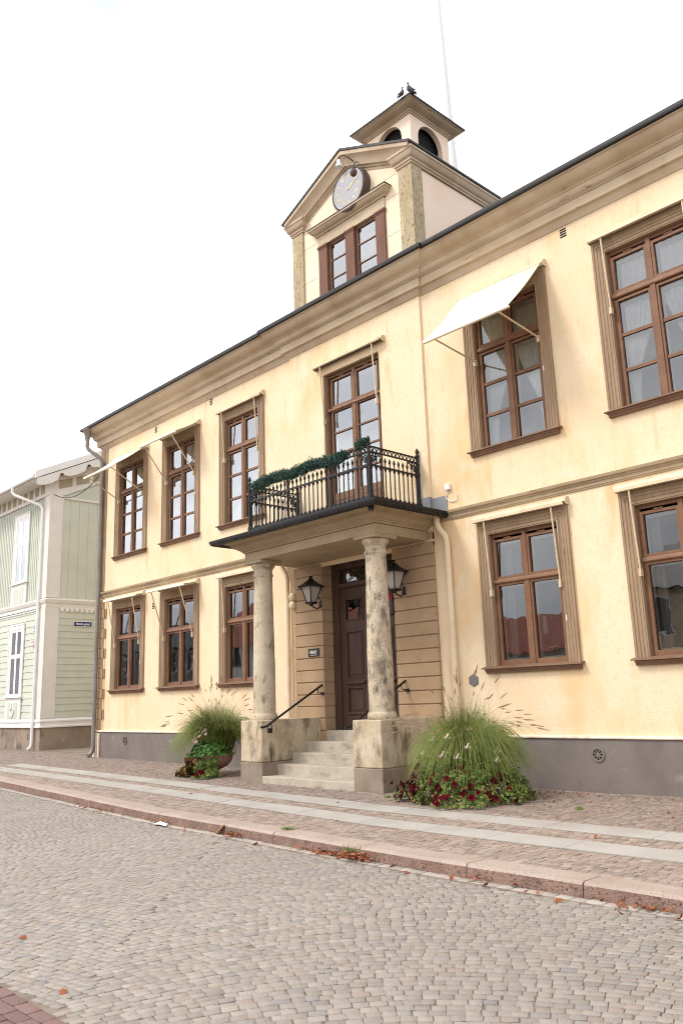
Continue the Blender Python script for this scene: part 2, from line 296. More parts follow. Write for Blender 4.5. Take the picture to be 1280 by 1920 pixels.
def setts(name, base_mat, cx, cy, ang, hl, hw, zf, cols, h=.005, inset=.05, tilt=.0012):
    """one mesh of dressed stones; every stone has 12 vertices and its own colour"""
    N = len(cx); c, s = np.cos(ang), np.sin(ang)
    sg = np.array([(-1, -1), (1, -1), (1, 1), (-1, 1)])
    jit = np.random.normal(0, .028, (N, 4, 2)); V = np.zeros((N, 12, 3))
    dh = np.random.normal(0, tilt, N); tx, ty = np.random.normal(0, .014, (2, N))
    for ring, (k, dz) in enumerate(((1., -h-.01), (.985, -.35*h), (1-inset*1.15, 0.))):
        for q in range(4):
            lx = sg[q, 0]*hl*(k + jit[:, q, 0]*.8); ly = sg[q, 1]*hw*(k + jit[:, q, 1]*.8)
            X = cx + lx*c - ly*s; Y = cy + lx*s + ly*c
            V[:, ring*4+q, 0] = X; V[:, ring*4+q, 1] = Y
            V[:, ring*4+q, 2] = zf(X, Y) + dz + (dh + tx*lx + ty*ly if ring else 0)
    F = np.array([(8, 9, 10, 11)] + [(r*4+q, r*4+(q+1) % 4, r*4+4+(q+1) % 4, r*4+4+q) for r in (0, 1) for q in range(4)])
    allF = (F[None] + (np.arange(N)*12)[:, None, None]).reshape(-1, 4)
    me = bpy.data.meshes.new(name); me.vertices.add(N*12); me.vertices.foreach_set('co', V.ravel())
    nf = len(allF); me.loops.add(nf*4); me.polygons.add(nf)
    me.loops.foreach_set('vertex_index', allF.ravel().astype(np.int32)); me.polygons.foreach_set('loop_start', np.arange(0, nf*4, 4, dtype=np.int32))
    me.update(calc_edges=True); me.polygons.foreach_set('use_smooth', np.ones(nf, bool))
    at = me.attributes.new('stone', 'FLOAT_COLOR', 'POINT'); cc = np.ones((N, 12, 4)); cc[:, :, :3] = cols[:, None, :]; at.data.foreach_set('color', cc.ravel().astype(np.float32))
    me.materials.append(base_mat); o = bpy.data.objects.new(name, me); COL.objects.link(o); o['kind'] = 'structure'; return o
def palette(N, cl, wt, sd=.07, k=.5):
    cl = np.array([lin(c) for c in cl]); i = np.random.choice(len(cl), N, p=np.array(wt)/sum(wt)); return np.clip(cl[i]*np.random.normal(1, sd, (N, 1))*k, 0, 1)
# road: segmental arches of granite setts
ch = np.array([.69, .724]); ax = np.array([-.724, .69]); BW, RR, PI_ = 4.2, 3.25, .086
pts = []
for b in range(-11, 12):
    for k in range(-370, 180):
        hm = math.asin(BW/2/RR)
        # quick reject by band/row bounding point
        p0 = ch*(b*BW) + ax*(k*PI_)
        if p0[0] < -34 or p0[0] > 19 or p0[1] < -14 or p0[1] > 1: continue
        lns = []
        while sum(lns) < 2*hm*RR-.05: lns.append(random.uniform(.082, .118))
        kf = 2*hm*RR/sum(lns); phi = -hm + random.uniform(-.012, .012)
        for ln in lns:
            ln *= kf; dphi = ln/RR; pc = phi+dphi/2
            q = ch*(b*BW + RR*math.sin(pc)) + ax*(k*PI_ + RR*(math.cos(pc)-1))
            pts.append((q[0], q[1], math.atan2(ch[1], ch[0])-pc, ln/2, PI_*math.cos(pc)/2)); phi += dphi
A = np.array(pts); keep = (A[:, 1] < kerb_y(A[:, 0])-.20) & (A[:, 1] > PATH_Y+.03) & (A[:, 0] > -28) & (A[:, 0] < 15); A = A[keep]
A[:, 0:2] += np.random.normal(0, .004, (len(A), 2)); A[:, 2] += np.random.normal(0, .02, len(A))
gx = np.arange(-28, 15, .16)                          # the straight row along the kerb
A = np.vstack([A, np.column_stack([gx, kerb_y(gx)-.085, np.arctan(np.gradient(kerb_y(gx), gx)), np.full(len(gx), .077), np.full(len(gx), .06)])])
cols = palette(len(A), [(205, 193, 182), (196, 185, 175), (209, 198, 186), (206, 188, 176), (191, 183, 178), (201, 190, 175)], [6, 5, 4, 1.6, 1.4, 2], .05, .46)
cols[-len(gx):] *= 1.35
fog = np.sin(A[:, 0]*.55+A[:, 1]*.9)*.5+np.sin(A[:, 0]*1.3-A[:, 1]*.7+1)*.5
cols *= (1.0+.06*fog)[:, None]
setts('road', m_sett, A[:, 0], A[:, 1], A[:, 2], A[:, 3]*.975, A[:, 4]*.965, lambda x, y: rz_(x)+.004*np.sin(x*2.1)*np.sin(y*1.7), cols)
sheet('road_bed', XS, lambda x: PATH_Y, lambda x: float(kerb_y(x))+.05, lambda x, y: rz_(x)-.007, m_joint)
# purple brick crossing at the near edge
gx, gy = np.meshgrid(np.arange(-6, 15, .205), np.arange(PATH_Y-.06, -12.6, -.105)); gx = gx + (np.arange(gx.shape[0]) % 2)[:, None]*.1
gx, gy = gx.ravel(), gy.ravel()
setts('brick_path', m_sett, gx, gy, np.random.normal(0, .01, len(gx)), np.full(len(gx), .099), np.full(len(gx), .049), lambda x, y: rz_(x)+.004, palette(len(gx), [(158, 124, 118), (144, 110, 107), (168, 134, 126)], [3, 2, 2]), inset=.1)
sheet('path_bed', XS, lambda x: -16., lambda x: PATH_Y, lambda x, y: rz_(x)-.008, m_joint)
# pavement: rows of small red-brown setts, two pale granite strips, red granite kerb
def strip1(x): return np.interp(x, [-11.5, -5, 0, 3, 7.5, 16], [-2.10, -2.22, -2.38, -2.56, -2.54, -2.52])
def strip2(x): return np.interp(x, [-11.5, -4, 1, 4, 8, 16], [-2.80, -3.02, -3.26, -3.46, -3.45, -3.44])
SW = .44
rows = []
yy = .1
for r_i, d in enumerate(np.arange(0, 5.3, .102)):
    x = -26+random.uniform(0, .1)
    while x < 14.5:
        ln = random.uniform(.085, .135); xc = x+ln/2; x += ln
        wob = .012*math.sin(xc*1.7+r_i)
        yk = float(kerb_y(xc)); y = -.02 - d*(abs(yk)-.36)/4.72 + wob if True else 0
        rows.append((xc, y, random.gauss(0, .05), ln/2, .049*(abs(yk)-.36)/4.72))
B = np.array(rows); yk = kerb_y(B[:, 0]); keep = (B[:, 1] > yk+.34) & (B[:, 1] < -.02)
for sf in (strip1, strip2): keep &= ~((B[:, 1] < sf(B[:, 0])+.045) & (B[:, 1] > sf(B[:, 0])-SW-.045) & (B[:, 0] > -11.6))
keep &= ~((np.abs(B[:, 0]) < 2.02) & (B[:, 1] > -1.62)); B = B[keep]
cols = palette(len(B), [(196, 173, 160), (186, 163, 150), (202, 182, 169), (176, 158, 147), (192, 174, 158)], [4, 3, 3, 2, 2], .06)
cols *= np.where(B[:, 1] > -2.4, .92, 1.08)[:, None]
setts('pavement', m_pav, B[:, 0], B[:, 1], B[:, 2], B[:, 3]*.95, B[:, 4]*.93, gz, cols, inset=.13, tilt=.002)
sheet('pavement_bed', XS, lambda x: float(kerb_y(x))+.02, lambda x: 14. if x < -11.2 else .3, lambda x, y: gz(x, y)-.007, m_joint, ny=14)
def slabs(name, f, w, xs, m, top=.006):
    mb = MB()
    for a, b in zip(xs[:-1], xs[1:]):
        a2, b2 = a+.004, b-.004; dz = random.gauss(0, .002)
        n = 4; xx = np.linspace(a2, b2, n+1); v = []
        for x in xx:
            for y in (float(f(x)), float(f(x))-w):
                z = float(gz(x, y)); v += [(x, y, z+top+dz), (x, y, z-.05)]
        fs = []
        for i in range(n):
            o = i*4; fs += [(o, o+2, o+6, o+4), (o, o+4, o+5, o+1), (o+2, o+3, o+7, o+6)]
        fs += [(0, 1, 3, 2), (n*4, n*4+2, n*4+3, n*4+1)]
        mb.add(v, fs)
    o = mb.build(name, m, bevel=.006); o['kind'] = 'structure'; return o
def cuts(x0, x1, lo, hi):
    xs = [x0]
    while xs[-1] < x1: xs.append(xs[-1]+random.uniform(lo, hi))
    return xs
slabs('paving_strip', strip1, SW, cuts(-11.6, 15, .9, 1.5), m_slab)
slabs('paving_strip', strip2, SW, cuts(-12.0, 15, .9, 1.5), m_slab)
mb = MB()
for a, b in zip(*(lambda k: (k[:-1], k[1:]))([-40, -30, -26, -22, -18, -15.4, -13.2, -11, -9, -7.1, -4.9, -2.42, -.44, .22, 3.27, 4.93, 6.5, 7.82, 9.9, 12, 14, 16])):
    n = 5; xx = np.linspace(a+.006, b-.006, n+1); v = []; w = .33
    for i, x in enumerate(xx):
        y = float(kerb_y(x)); z = float(gz(x, y)); e = random.gauss(0, .004)
        v += [(x, y+w, z+.006), (x, y+.03, z+.006), (x, y+e, z-.022), (x, y-.012+e, z-.14), (x, y-.012, z-.3)]
    fs = []
    for i in range(n):
        o = i*5; fs += [(o+j, o+j+1, o+6+j, o+5+j) for j in range(4)]
    fs += [tuple(range(5)), tuple(range(n*5, n*5+5))[::-1]]
    mb.add(v, fs)
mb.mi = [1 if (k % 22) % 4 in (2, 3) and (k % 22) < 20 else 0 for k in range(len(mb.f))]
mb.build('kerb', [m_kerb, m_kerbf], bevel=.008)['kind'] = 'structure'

# ---------------------------------------------------------------- town hall
hall = thing('town_hall', 'yellow two-storey town hall with brown trim, columned porch, balcony and belfry', 'town hall')
WX = [-9.61, -6.89, -4.07, 4.06, 6.87, 9.61]
XL, XR, PX, PY = -11.5, 15.0, 2.07, -.05
LZ0, LZ1, UZ0, UZ1 = 1.99, 4.33, 5.94, 8.70
HW = .71
mb = MB()
for x0, x1, ws in ((XL, -PX, WX[:3]), (PX, XR, WX[3:])):
    wall_holes(mb, x0, x1, -.3, 9.7, 0, [(w-HW-.015, w+HW+.015, a-.004, b+.015) for w in ws for a, b in ((LZ0, LZ1), (UZ0, UZ1))], .13)
wall_holes(mb, -PX, PX, 4.35, 9.7, PY, [(-.905, .865, 5.1, 8.735)], .18)
for sx in (-1, 1): mb.quad((sx*PX, PY, 4.35), (sx*PX, 0, 4.35), (sx*PX, 0, 9.7), (sx*PX, PY, 9.7))
mb.quad((XL, 0, -.3), (XL, 0, 9.7), (XL, 12, 9.7), (XL, 12, -.3)); mb.quad((XR, 0, -.3), (XR, 12, -.3), (XR, 12, 9.7), (XR, 0, 9.7)); mb.quad((XL, 12, -.3), (XL, 12, 9.7), (XR, 12, 9.7), (XR, 12, -.3))
mb.build('wall', m_wall, hall)
PATH = [(XL, 11), (XL, 0), (-PX, 0), (-PX, PY), (PX, PY), (PX, 0), (XR, 0)]
cp = [(0, 9.53), (.025, 9.545), (.03, 9.57), (.075, 9.615), (.09, 9.66), (.15, 9.665), (.15, 9.845), (.175, 9.85), (.18, 9.865), (.20, 9.87), (.235, 9.905), (.25, 9.95), (.255, 9.985), (.275, 9.99), (.285, 10.01), (.33, 10.03), (.40, 10.075), (.45, 10.135), (.468, 10.175), (.50, 10.18), (.50, 10.235), (0, 10.3)]
mb = MB().sweep(cp, PATH); mb.build('cornice', m_corn, hall, smooth=True)
mb = MB().sweep([(.47, 10.215), (.515, 10.20), (.55, 10.215), (.555, 10.25), (.555, 10.295), (.535, 10.315), (.2, 10.40), (.2, 10.2)], PATH, closed_prof=True); mb.build('gutter', m_roof, hall)
mb = MB(); mb.prism([(-.5, 10.31), (6, 13.3), (12.5, 10.31)], 'x', XL-.45, XR); mb.build('roof', m_roof, hall)
bp = [(0, 4.755), (.02, 4.76), (.025, 4.785), (.035, 4.79), (.035, 4.84), (.05, 4.85), (.055, 4.875), (.085, 4.885), (.095, 4.92), (.095, 4.935), (0, 4.96)]
mb = MB()
mb.sweep(bp, [(XL, 8), (XL, 0), (-PX, 0)]); mb.sweep(bp, [(PX, 0), (XR, 0)]); mb.build('string_course', m_trim, hall, smooth=True)
pp = [(.035, -.35), (.035, .80), (0, .80)]
mb = MB(); mb.sweep([(0, -.35), (.035, -.35), (.03, .795), (0, .795)], [(XL, 8), (XL, 0), (-1.98, 0)]); mb.sweep([(0, -.35), (.035, -.35), (.03, .795), (0, .795)], [(1.98, 0), (XR, 0)]); mb.build('plinth', m_plin, hall)
cc_ = [(0, .797), (.055, .797), (.06, .81), (.055, .826), (.02, .84), (0, .842)]
mb = MB(); mb.sweep(cc_, [(XL, 8), (XL, 0), (-1.98, 0)]); mb.sweep(cc_, [(1.98, 0), (XR, 0)]); mb.build('plinth_cap', m_cap, hall)
# corner strip above, quoins below
mb = MB(); mb.box(XL-.03, -11.14, -.03, .0, 4.965, 9.53); mb.box(XL-.045, -11.30, -.05, -.03, 4.965, 9.53); mb.build('corner_strip', m_trim, hall, bevel=.006)
mb = MB(); z = .86; i = 0
while z < 4.70:
    mb.box(XL-.03, -10.93 if i % 2 else -11.12, -.035, 0.0, z+.012, min(z+.285, 4.75)); z += .297; i += 1
mb.build('quoins', m_rust, hall, bevel=.008)
# ---- windows
def arch_path(hw, z0, z1): return [(hw, z0), (hw, z1), (-hw, z1), (-hw, z0)]
aprof = [(0, -.08), (0, .018), (.018, .022), (.022, .038), (.05, .038), (.056, .022), (.072, .022), (.078, .04), (.108, .04), (.113, .026), (.128, .026), (.134, .046), (.168, .046), (.172, .034), (.184, .034), (.19, .058), (.225, .058), (.225, 0)]
def frame_boxes(mb, x0, x1, z0, z1, w, y0, y1):
    mb.box(x0, x0+w, y0, y1, z0, z1); mb.box(x1-w, x1, y0, y1, z0, z1); mb.box(x0+w, x1-w, y0, y1, z0, z0+w); mb.box(x0+w, x1-w, y0, y1, z1-w, z1)
def make_window(z0, z1, tz, rows, sill_label=None, hw=HW, aw=1., yo=0., sill=True, low=None, glass=None, gx=(.085, .615)):
    """casement window of two upper and two lower sashes: z0..z1 opening, tz transom band, rows glass rows below the transom"""
    mb = MB(); F0, F1 = yo+.06, yo+.125
    g0, g1 = gx; zt0, zt1 = tz; up = (zt1+.045, z1-.155)
    mb.box(-hw, -hw+.045, F0, F1, z0, z1); mb.box(hw-.045, hw, F0, F1, z0, z1); mb.box(-hw+.045, hw-.045, F0, F1, z1-.06, z1)
    lo = (rows[-1][0], rows[0][1]); zb = low if low else z0
    for sx in (-1, 1):
        a, b = sorted((sx*g0, sx*g1)); A_, B_ = a-.048, b+.048
        # upper sash
        mb.box(A_, a, F0-.012, F1-.01, up[0]-.045, up[1]+.05); mb.box(b, B_, F0-.012, F1-.01, up[0]-.045, up[1]+.05)
        mb.box(a, b, F0-.012, F1-.01, up[0]-.045, up[0]); mb.box(a, b, F0-.012, F1-.01, up[1], up[1]+.05)
        # lower sash
        mb.box(A_, a, F0-.012, F1-.01, zb, lo[1]+.045); mb.box(b, B_, F0-.012, F1-.01, zb, lo[1]+.045)
        mb.box(a, b, F0-.012, F1-.01, zb, lo[0]); mb.box(a, b, F0-.012, F1-.01, lo[1], lo[1]+.045)
        for r0, r1 in zip(rows[:-1], rows[1:]): mb.box(a, b, F0+.004, F1-.02, r1[1], r0[0])
        mb.box((a+b)/2-.075, (a+b)/2+.075, F0-.022, F0-.001, z1-.105, z1-.085)     # vent slot cover
    mb.box(-.045, .045, F0-.03, F1-.013, zb, zt0); mb.box(-.038, .038, F0-.024, F1-.013, zt1, z1-.02)
    mb.prism([(F1-.011, zt0), (F0-.03, zt0), (F0-.045, zt0+.02), (F0-.04, zt0+.05), (F0-.02, zt1), (F1-.011, zt1)], 'x', -hw+.02, hw-.02)
    mb.box(-hw+.045, hw-.045, F0, F1, z0, z0+.012)
    root = mb.build('window', m_frame, hall, bevel=.004)
    ar = MB().sweep([(o*aw, (h*.55+.018 if h > 0 else h)-yo) for o, h in aprof], arch_path(hw, z0, z1), 'xz'); ar.build('architrave', m_arch, root)
    if sill:
        s = MB(); zs = z0-.005
        s.prism([(yo+.06, zs+.03), (yo-.125, zs-.012), (yo-.13, zs-.032), (yo-.105, zs-.034), (yo+.0, zs-.03)], 'x', -hw-.275, hw+.275)
        s.prism([(yo, zs-.034), (yo-.10, zs-.036), (yo-.095, zs-.05), (yo-.06, zs-.085), (yo-.055, zs-.11), (yo, zs-.11)], 'x', -hw-.225, hw+.225)
        s.build('sill', m_sill, root, bevel=.003)
    p = MB()
    for sx in (-1, 1):
        a, b = sorted((sx*g0, sx*g1))
        for c, d in [up]+list(rows): p.quad((a-.004, F0+.03, c-.004), (b+.004, F0+.03, c-.004), (b+.004, F0+.03, d+.004), (a-.004, F0+.03, d+.004))
    p.build('pane', glass, root, recalc=False)
    q = MB(); I0, I1 = F1+.05, F1+.09
    for sx in (-1, 1):
        a, b = sorted((sx*(g0-.05), sx*(g1+.06)))
        frame_boxes(q, a, b, up[0]-.05, up[1]+.02, .06, I0, I1); frame_boxes(q, a, b, lo[0]-.03, lo[1]+.03, .06, I0, I1)
        for r0, r1 in zip(rows[:-1], rows[1:]): q.box(a+.06, b-.06, I0, I1-.01, r1[1], r0[0])
    q.build('inner_sash', m_inner, root)
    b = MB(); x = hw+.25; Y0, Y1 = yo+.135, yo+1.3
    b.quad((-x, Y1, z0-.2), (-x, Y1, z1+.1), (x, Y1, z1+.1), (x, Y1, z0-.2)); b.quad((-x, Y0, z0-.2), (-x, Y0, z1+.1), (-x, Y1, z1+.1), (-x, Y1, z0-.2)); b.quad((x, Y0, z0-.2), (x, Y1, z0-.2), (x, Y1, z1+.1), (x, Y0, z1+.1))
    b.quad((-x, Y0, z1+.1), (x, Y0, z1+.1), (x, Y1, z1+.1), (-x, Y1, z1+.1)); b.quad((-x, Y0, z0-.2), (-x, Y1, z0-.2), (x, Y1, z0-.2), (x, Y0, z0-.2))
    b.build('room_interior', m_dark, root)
    return root
lw = make_window(LZ0, LZ1, (3.425, 3.51), [(2.09, 3.385)], glass=g_lo)
uw = make_window(UZ0, UZ1, (7.845, 7.945), [(7.225, 7.785), (6.61, 7.165), (5.995, 6.55)], glass=g_up)
WL = [lw]+[copy_tree(lw, hall) for _ in range(5)]; WU = [uw]+[copy_tree(uw, hall) for _ in range(5)]
for i, x in enumerate(WX): WL[i].location.x = x; WU[i].location.x = x
bd = make_window(5.12, 8.72, (7.84, 7.925), [(7.345, 7.815), (6.86, 7.305), (6.375, 6.82), (5.93, 6.335)], hw=.87, aw=.9, yo=-.05+.06, sill=False, glass=g_up, gx=(.09, .70)); bd.name = 'balcony_door'; bd.location.x = -.02
mb = MB()
for sx in (-1, 1):
    a, b = sorted((sx*.12, sx*.68)); frame_boxes(mb, a, b, 5.2, 5.80, .035, .05, .062); mb.box(a+.035, b-.035, .057, .062, 5.235, 5.765)
mb.build('door_panel', m_frame, bd, bevel=.003)
def drape(x0, x1, z0, z1, edge, folds, y, amp=.035, n=44, nz=14, side=1):
    """hanging cloth between x0 and a z-dependent inner edge(t), t = 0 at the top"""
    mb = MB()
    for j in range(nz+1):
        t = j/nz; z = z1+(z0-z1)*t; xe = x0+(x1-x0)*edge(t)
        for i in range(n+1):
            s = i/n; mb.v.append((x0+(xe-x0)*s, y+amp*math.sin(s*folds*2*math.pi+math.sin(t*2)*.4)+amp*.3*math.sin(s*folds*4.7), z))
    for j in range(nz):
        for i in range(n): mb.f.append((j*(n+1)+i, j*(n+1)+i+1, (j+1)*(n+1)+i+1, (j+1)*(n+1)+i)); mb.mi.append(0)
    return mb
tie = lambda t: 1-.62*min(1, t/.62)**1.3 if t < .62 else .38-.12*math.sin((t-.62)/.38*1.5)
g_cl = glass_mat('clearer_window_glass', 2.35); m_room = mat('lightened_room', P(150, 148, 148), .9)  # room walls lightened here to stand in for sky reflected in the panes
for i in (3, 4, 5):
    for ch_ in WU[i].children:
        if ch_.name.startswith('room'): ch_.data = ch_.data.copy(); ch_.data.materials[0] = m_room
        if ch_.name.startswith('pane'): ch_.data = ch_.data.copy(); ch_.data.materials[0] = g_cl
# full white curtains tied to the sides in the two right-hand upper windows
for i in (3, 4, 5):
    drape(-.66, -.02, 7.9, 8.62, lambda t: 1., 5, .242, .014).build('curtain', m_curt, WU[i], smooth=True, solid=.003)
    drape(.02, .66, 7.9, 8.62, lambda t: 1., 5, .242, .014).build('curtain', m_curt, WU[i], smooth=True, solid=.003)
    drape(-.66, -.0, 5.96, 7.9, tie, 7, .25, .02).build('curtain', m_curt, WU[i], smooth=True, solid=.003)
    drape(.66, .0, 5.96, 7.9, tie, 7, .25, .02).build('curtain', m_curt, WU[i], smooth=True, solid=.003)
for i in (0, 1):
    mb = MB()
    mb.box(-.66, -.02, .40, .42, 5.95, 6.58); mb.box(.02, .66, .40, .42, 5.95, 6.62); mb.build('blind', m_red, WU[i])
    drape(.25, .66, 6.6, 7.2, lambda t: 1-.4*t, 4, .36).build('curtain', m_red if i == 0 else m_curt, WU[i], smooth=True, solid=.003)
drape(-.68, -.30, 5.96, 8.62, lambda t: 1-.3*t, 4, .33).build('curtain', m_curt, WU[2], smooth=True, solid=.003)
drape(.68, .34, 5.96, 8.62, lambda t: 1-.3*t, 4, .33).build('curtain', m_curt, WU[2], smooth=True, solid=.003)
for i in (0, 1, 2):
    drape(-.66, -.28, 2.05, 4.25, lambda t: 1-.25*t, 4, .36).build('curtain', m_curtg, WL[i], smooth=True, solid=.003)
    drape(.66, .36, 2.05, 4.25, lambda t: 1-.25*t, 4, .40).build('curtain', m_curtg, WL[i], smooth=True, solid=.003)
mb = MB(); mb.box(-.50, -.16, .55, .57, 2.1, 3.05); mb.build('banner', m_blue, WL[0])
for i in (3, 4): drape(-.68, -.50, 2.05, 4.25, lambda t: 1., 2, .36).build('curtain', m_curtg, WL[i], smooth=True, solid=.003)
# lamps standing behind the ground-floor panes
def table_lamp(x, y, z, label, tilt=0.):
    t = thing('table_lamp', label, 'lamp', (x, y, z), group='lamps behind the ground-floor windows'); t.rotation_euler = (0, tilt, 0)
    MB().lathe([(.13, 0), (.075, .30), (.072, .30), (.127, 0)], n=20).build('lamp_shade', m_shade, t, smooth=True)
    b = MB(); b.lathe([(.0, -.42), (.09, -.42), (.09, -.39), (.014, -.37), (.014, .05), (0, .05)], n=12); b.build('lamp_base', m_grey, t, smooth=True)
    return t
table_lamp(4.06, .37, 2.52, 'white shaded lamp in the ground-floor window right of the porch, power lead looping beside it', .12)
table_lamp(-4.07+.30, .37, 2.44, 'white shaded lamp behind the window half hidden by the left column')
table_lamp(-6.89+.28, .37, 2.44, 'white shaded lamp in the middle ground-floor window left of the porch')
table_lamp(-9.61+.28, .37, 2.40, 'white shaded lamp in the ground-floor window nearest the grey drainpipe')
mb = MB(); mb.tube([(.0+3.98, .40, 2.55), (3.99, .38, 2.40), (4.08, .36, 2.30), (4.22, .36, 2.27), (4.34, .38, 2.30)], .006, 5)
tag(mb.build('lamp_cord', m_white), 'thin white cord hanging in a loop under the white lamp shade', 'cord')

# ---- awnings
def awning(x, zc, zh, th, label, arm=None, cord=True, hw=.935):
    if arm is None: arm = 1.285 if th < .2 else (1.30 if th < .5 else 1.19)
    t = thing('window_awning', label, 'awning', (x, 0, zc), group='cream window awnings on the yellow facade')
    c = MB(); W2 = hw+.02
    c.prism([(0, .13), (-.05, .128), (-.105, .09), (-.125, .04), (-.12, .03), (-.10, .075), (-.05, .108), (-.006, .11), (-.006, -.01), (0, -.01)], 'x', -W2, W2)
    for sx in (-1, 1): c.prism([(0, .13), (-.05, .128), (-.105, .09), (-.125, .04), (-.115, .0), (-.06, -.015), (0, -.01)], 'x', sx*W2, sx*(W2+.012))
    c.build('cassette', m_awm, t, bevel=.002)
    r = MB(); r.tube([(-hw, -.055, .055), (hw, -.055, .055)], .042, 14); r.build('cloth_roll', m_awd if th < .2 else m_awn, t, smooth=True)  # closed awnings: the roll is coloured dark for the shade in the slot
    h = zh-zc; ty, tz = -.045-arm*math.sin(th), h+arm*math.cos(th); ax_ = hw-.235
    b = MB(); b.prism([(ty-.03, tz-.02), (ty+.02, tz-.025), (ty+.025, tz+.015), (ty-.025, tz+.035)], 'x', -hw, hw); b.build('front_bar', m_awm if th < .2 else m_awn, t, bevel=.004)
    for sx in (-1, 1):
        a = MB(); a.tube([(sx*ax_, -.045, h), (sx*ax_, ty, tz)], .016, 8); a.box(sx*ax_-.02, sx*ax_+.02, -.075, .0, h-.09, h+.03); a.build('arm', m_awm, t)
    if th > .05:
        f = MB(); n = 8
        for i in range(n+1):
            s = i/n; f.v += [(-hw+.01, -.10+(ty+.0+.10)*s, .055+(tz+.03-.055)*s - .035*math.sin(s*math.pi)*min(1, th)), (hw-.01, -.10+(ty+.10)*s, .055+(tz+.03-.055)*s - .035*math.sin(s*math.pi)*min(1, th))]
        for i in range(n): f.f.append((2*i, 2*i+1, 2*i+3, 2*i+2)); f.mi.append(0)
        f.build('cloth', m_awn, t, smooth=True, solid=.003)
    if cord:
        d = MB(); d.tube([(ax_+.02, -.03, .0), (ax_+.03, -.03, h*.6), (ax_+.05, -.03, h-.55)], .005, 5); d.tube([(ax_+.05, -.03, h-.55), (ax_+.05, -.03, h-.64)], .014, 6); d.build('pull_cord', m_white, t)
    return t
AL = [('awning hardly let out over the ground-floor window beside the grey drainpipe', .21), ('awning let out a little over the middle ground-floor window left of the porch', .33), ('rolled-up awning over the ground-floor window behind the left column', .075), ('rolled-up awning over the ground-floor window with the lamp shade, right of the porch', .075), ('rolled-up awning over the ground-floor window at the right edge', .075), ('rolled-up awning over the ground-floor window past the right edge', .075)]
AU = [('awning stretched far out over the upper window at the left corner', 1.06), ('awning let half out over the second upper window from the left corner', .66), ('rolled-up awning over the upper window just left of the balcony', .075), ('wide open cream awning shading the upper window right of the balcony', 1.46), ('rolled-up awning over the upper window with white curtains at the right edge', .075), ('rolled-up awning over the upper window past the right edge', .075)]
for i in range(6):
    awning(WX[i], 4.585, 3.30, AL[i][1], AL[i][0]); awning(WX[i], 8.955, 7.66, AU[i][1], AU[i][0])
awning(-.02, 8.90, 7.64, .075, 'rolled-up awning over the balcony door', hw=1.06, cord=False).location.y = PY

# ---- porch: rusticated wall, steps, blocks, columns, entablature
OL, OR = -1.13, .99
mb = MB(); zs = [4.44, 4.19, 3.94, 3.681, 3.425, 3.165, 2.905, 2.655, 2.40, 2.143, 1.885, 1.63, 1.382, 1.14, .885, .63, .38, .1]
for z1, z0 in zip([4.62]+zs[:-1], zs):
    for a, b in (((-PX, OL), (OR, PX)) if z1 < 4.5 else ((-PX, PX),)):
        mb.box(a, b, -.055, .30 if z1 < 4.5 else .30, z0+.009, z1-.009)
mb.build('rusticated_wall', m_rust, hall, bevel=.012)
mb = MB(); mb.box(-PX+.01, OL-.012, -.03, .28, -.3, 4.6); mb.box(OR+.012, PX-.01, -.03, .28, -.3, 4.6); mb.box(OL-.012, OR+.012, -.03, .28, 4.40, 4.6); mb.build('joint_backing', m_arch, hall)
door = MB(); Y = .26
door.box(OL, OL+.20, Y-.02, Y+.12, .89, 4.39); door.box(OR-.20, OR, Y-.02, Y+.12, .89, 4.39); door.box(OL+.20, OR-.20, Y-.02, Y+.12, 4.28, 4.39)
door.prism([(Y+.11, 3.86), (Y-.02, 3.86), (Y-.045, 3.89), (Y-.045, 3.95), (Y-.02, 3.98), (Y+.11, 3.98)], 'x', OL+.2, OR-.2)
door = door.build('entrance_door', m_door, hall, bevel=.006)
xm = (OL+OR)/2
for sx in (-1, 1):
    a, b = (OL+.20, xm-.004) if sx < 0 else (xm+.004, OR-.20); d = MB(); w = b-a; px0, px1 = a+.17, b-.17
    d.box(a, px0, Y+.02, Y+.07, .90, 3.855); d.box(px1, b, Y+.02, Y+.07, .90, 3.855)
    for c, e in ((.90, 1.22), (1.76, 1.94), (2.93, 3.17), (3.61, 3.855)): d.box(px0, px1, Y+.02, Y+.07, c, e)
    for c, e in ((1.22, 1.76), (1.94, 2.93)):
        frame_boxes(d, px0, px1, c, e, .03, Y+.005, Y+.05); d.box(px0+.03, px1-.03, Y+.045, Y+.06, c+.03, e-.03); d.box(px0+.075, px1-.075, Y+.03, Y+.045, c+.075, e-.075)
    d.prism([(Y+.02, 1.90), (Y-.045, 1.845), (Y-.04, 1.825), (Y+.02, 1.83)], 'x', px0-.03, px1+.03); d.box(px0-.02, px1+.02, Y-.01, Y+.02, 1.205, 1.225)
    frame_boxes(d, px0-.02, px1+.02, 3.15, 3.63, .035, Y-.0, Y+.05)
    leaf = d.build('door_leaf', m_door, door, bevel=.005)
    MB().quad((px0, Y+.045, 3.17), (px1, Y+.045, 3.17), (px1, Y+.045, 3.61), (px0, Y+.045, 3.61)).build('door_glass', g_lo, door, recalc=False)
mb = MB()
for sx in (-1, 1):
    for k in (-.42, 0, .42):
        x = xm+k; mb.tube([(x-.21, Y+.04, 4.0), (x+.21, Y+.04, 4.27)] if sx > 0 else [(x-.21, Y+.045, 4.27), (x+.21, Y+.045, 4.0)], .011, 6)
mb.build('fanlight_lattice', m_door, door)
MB().quad((OL+.2, Y+.07, 3.98), (OR-.2, Y+.07, 3.98), (OR-.2, Y+.07, 4.28), (OL+.2, Y+.07, 4.28)).build('fanlight_glass', g_lo, door, recalc=False)
MB().box(OL+.05, OR-.05, Y+.4, Y+.42, .9, 4.35).build('hall_interior', m_dark, door)
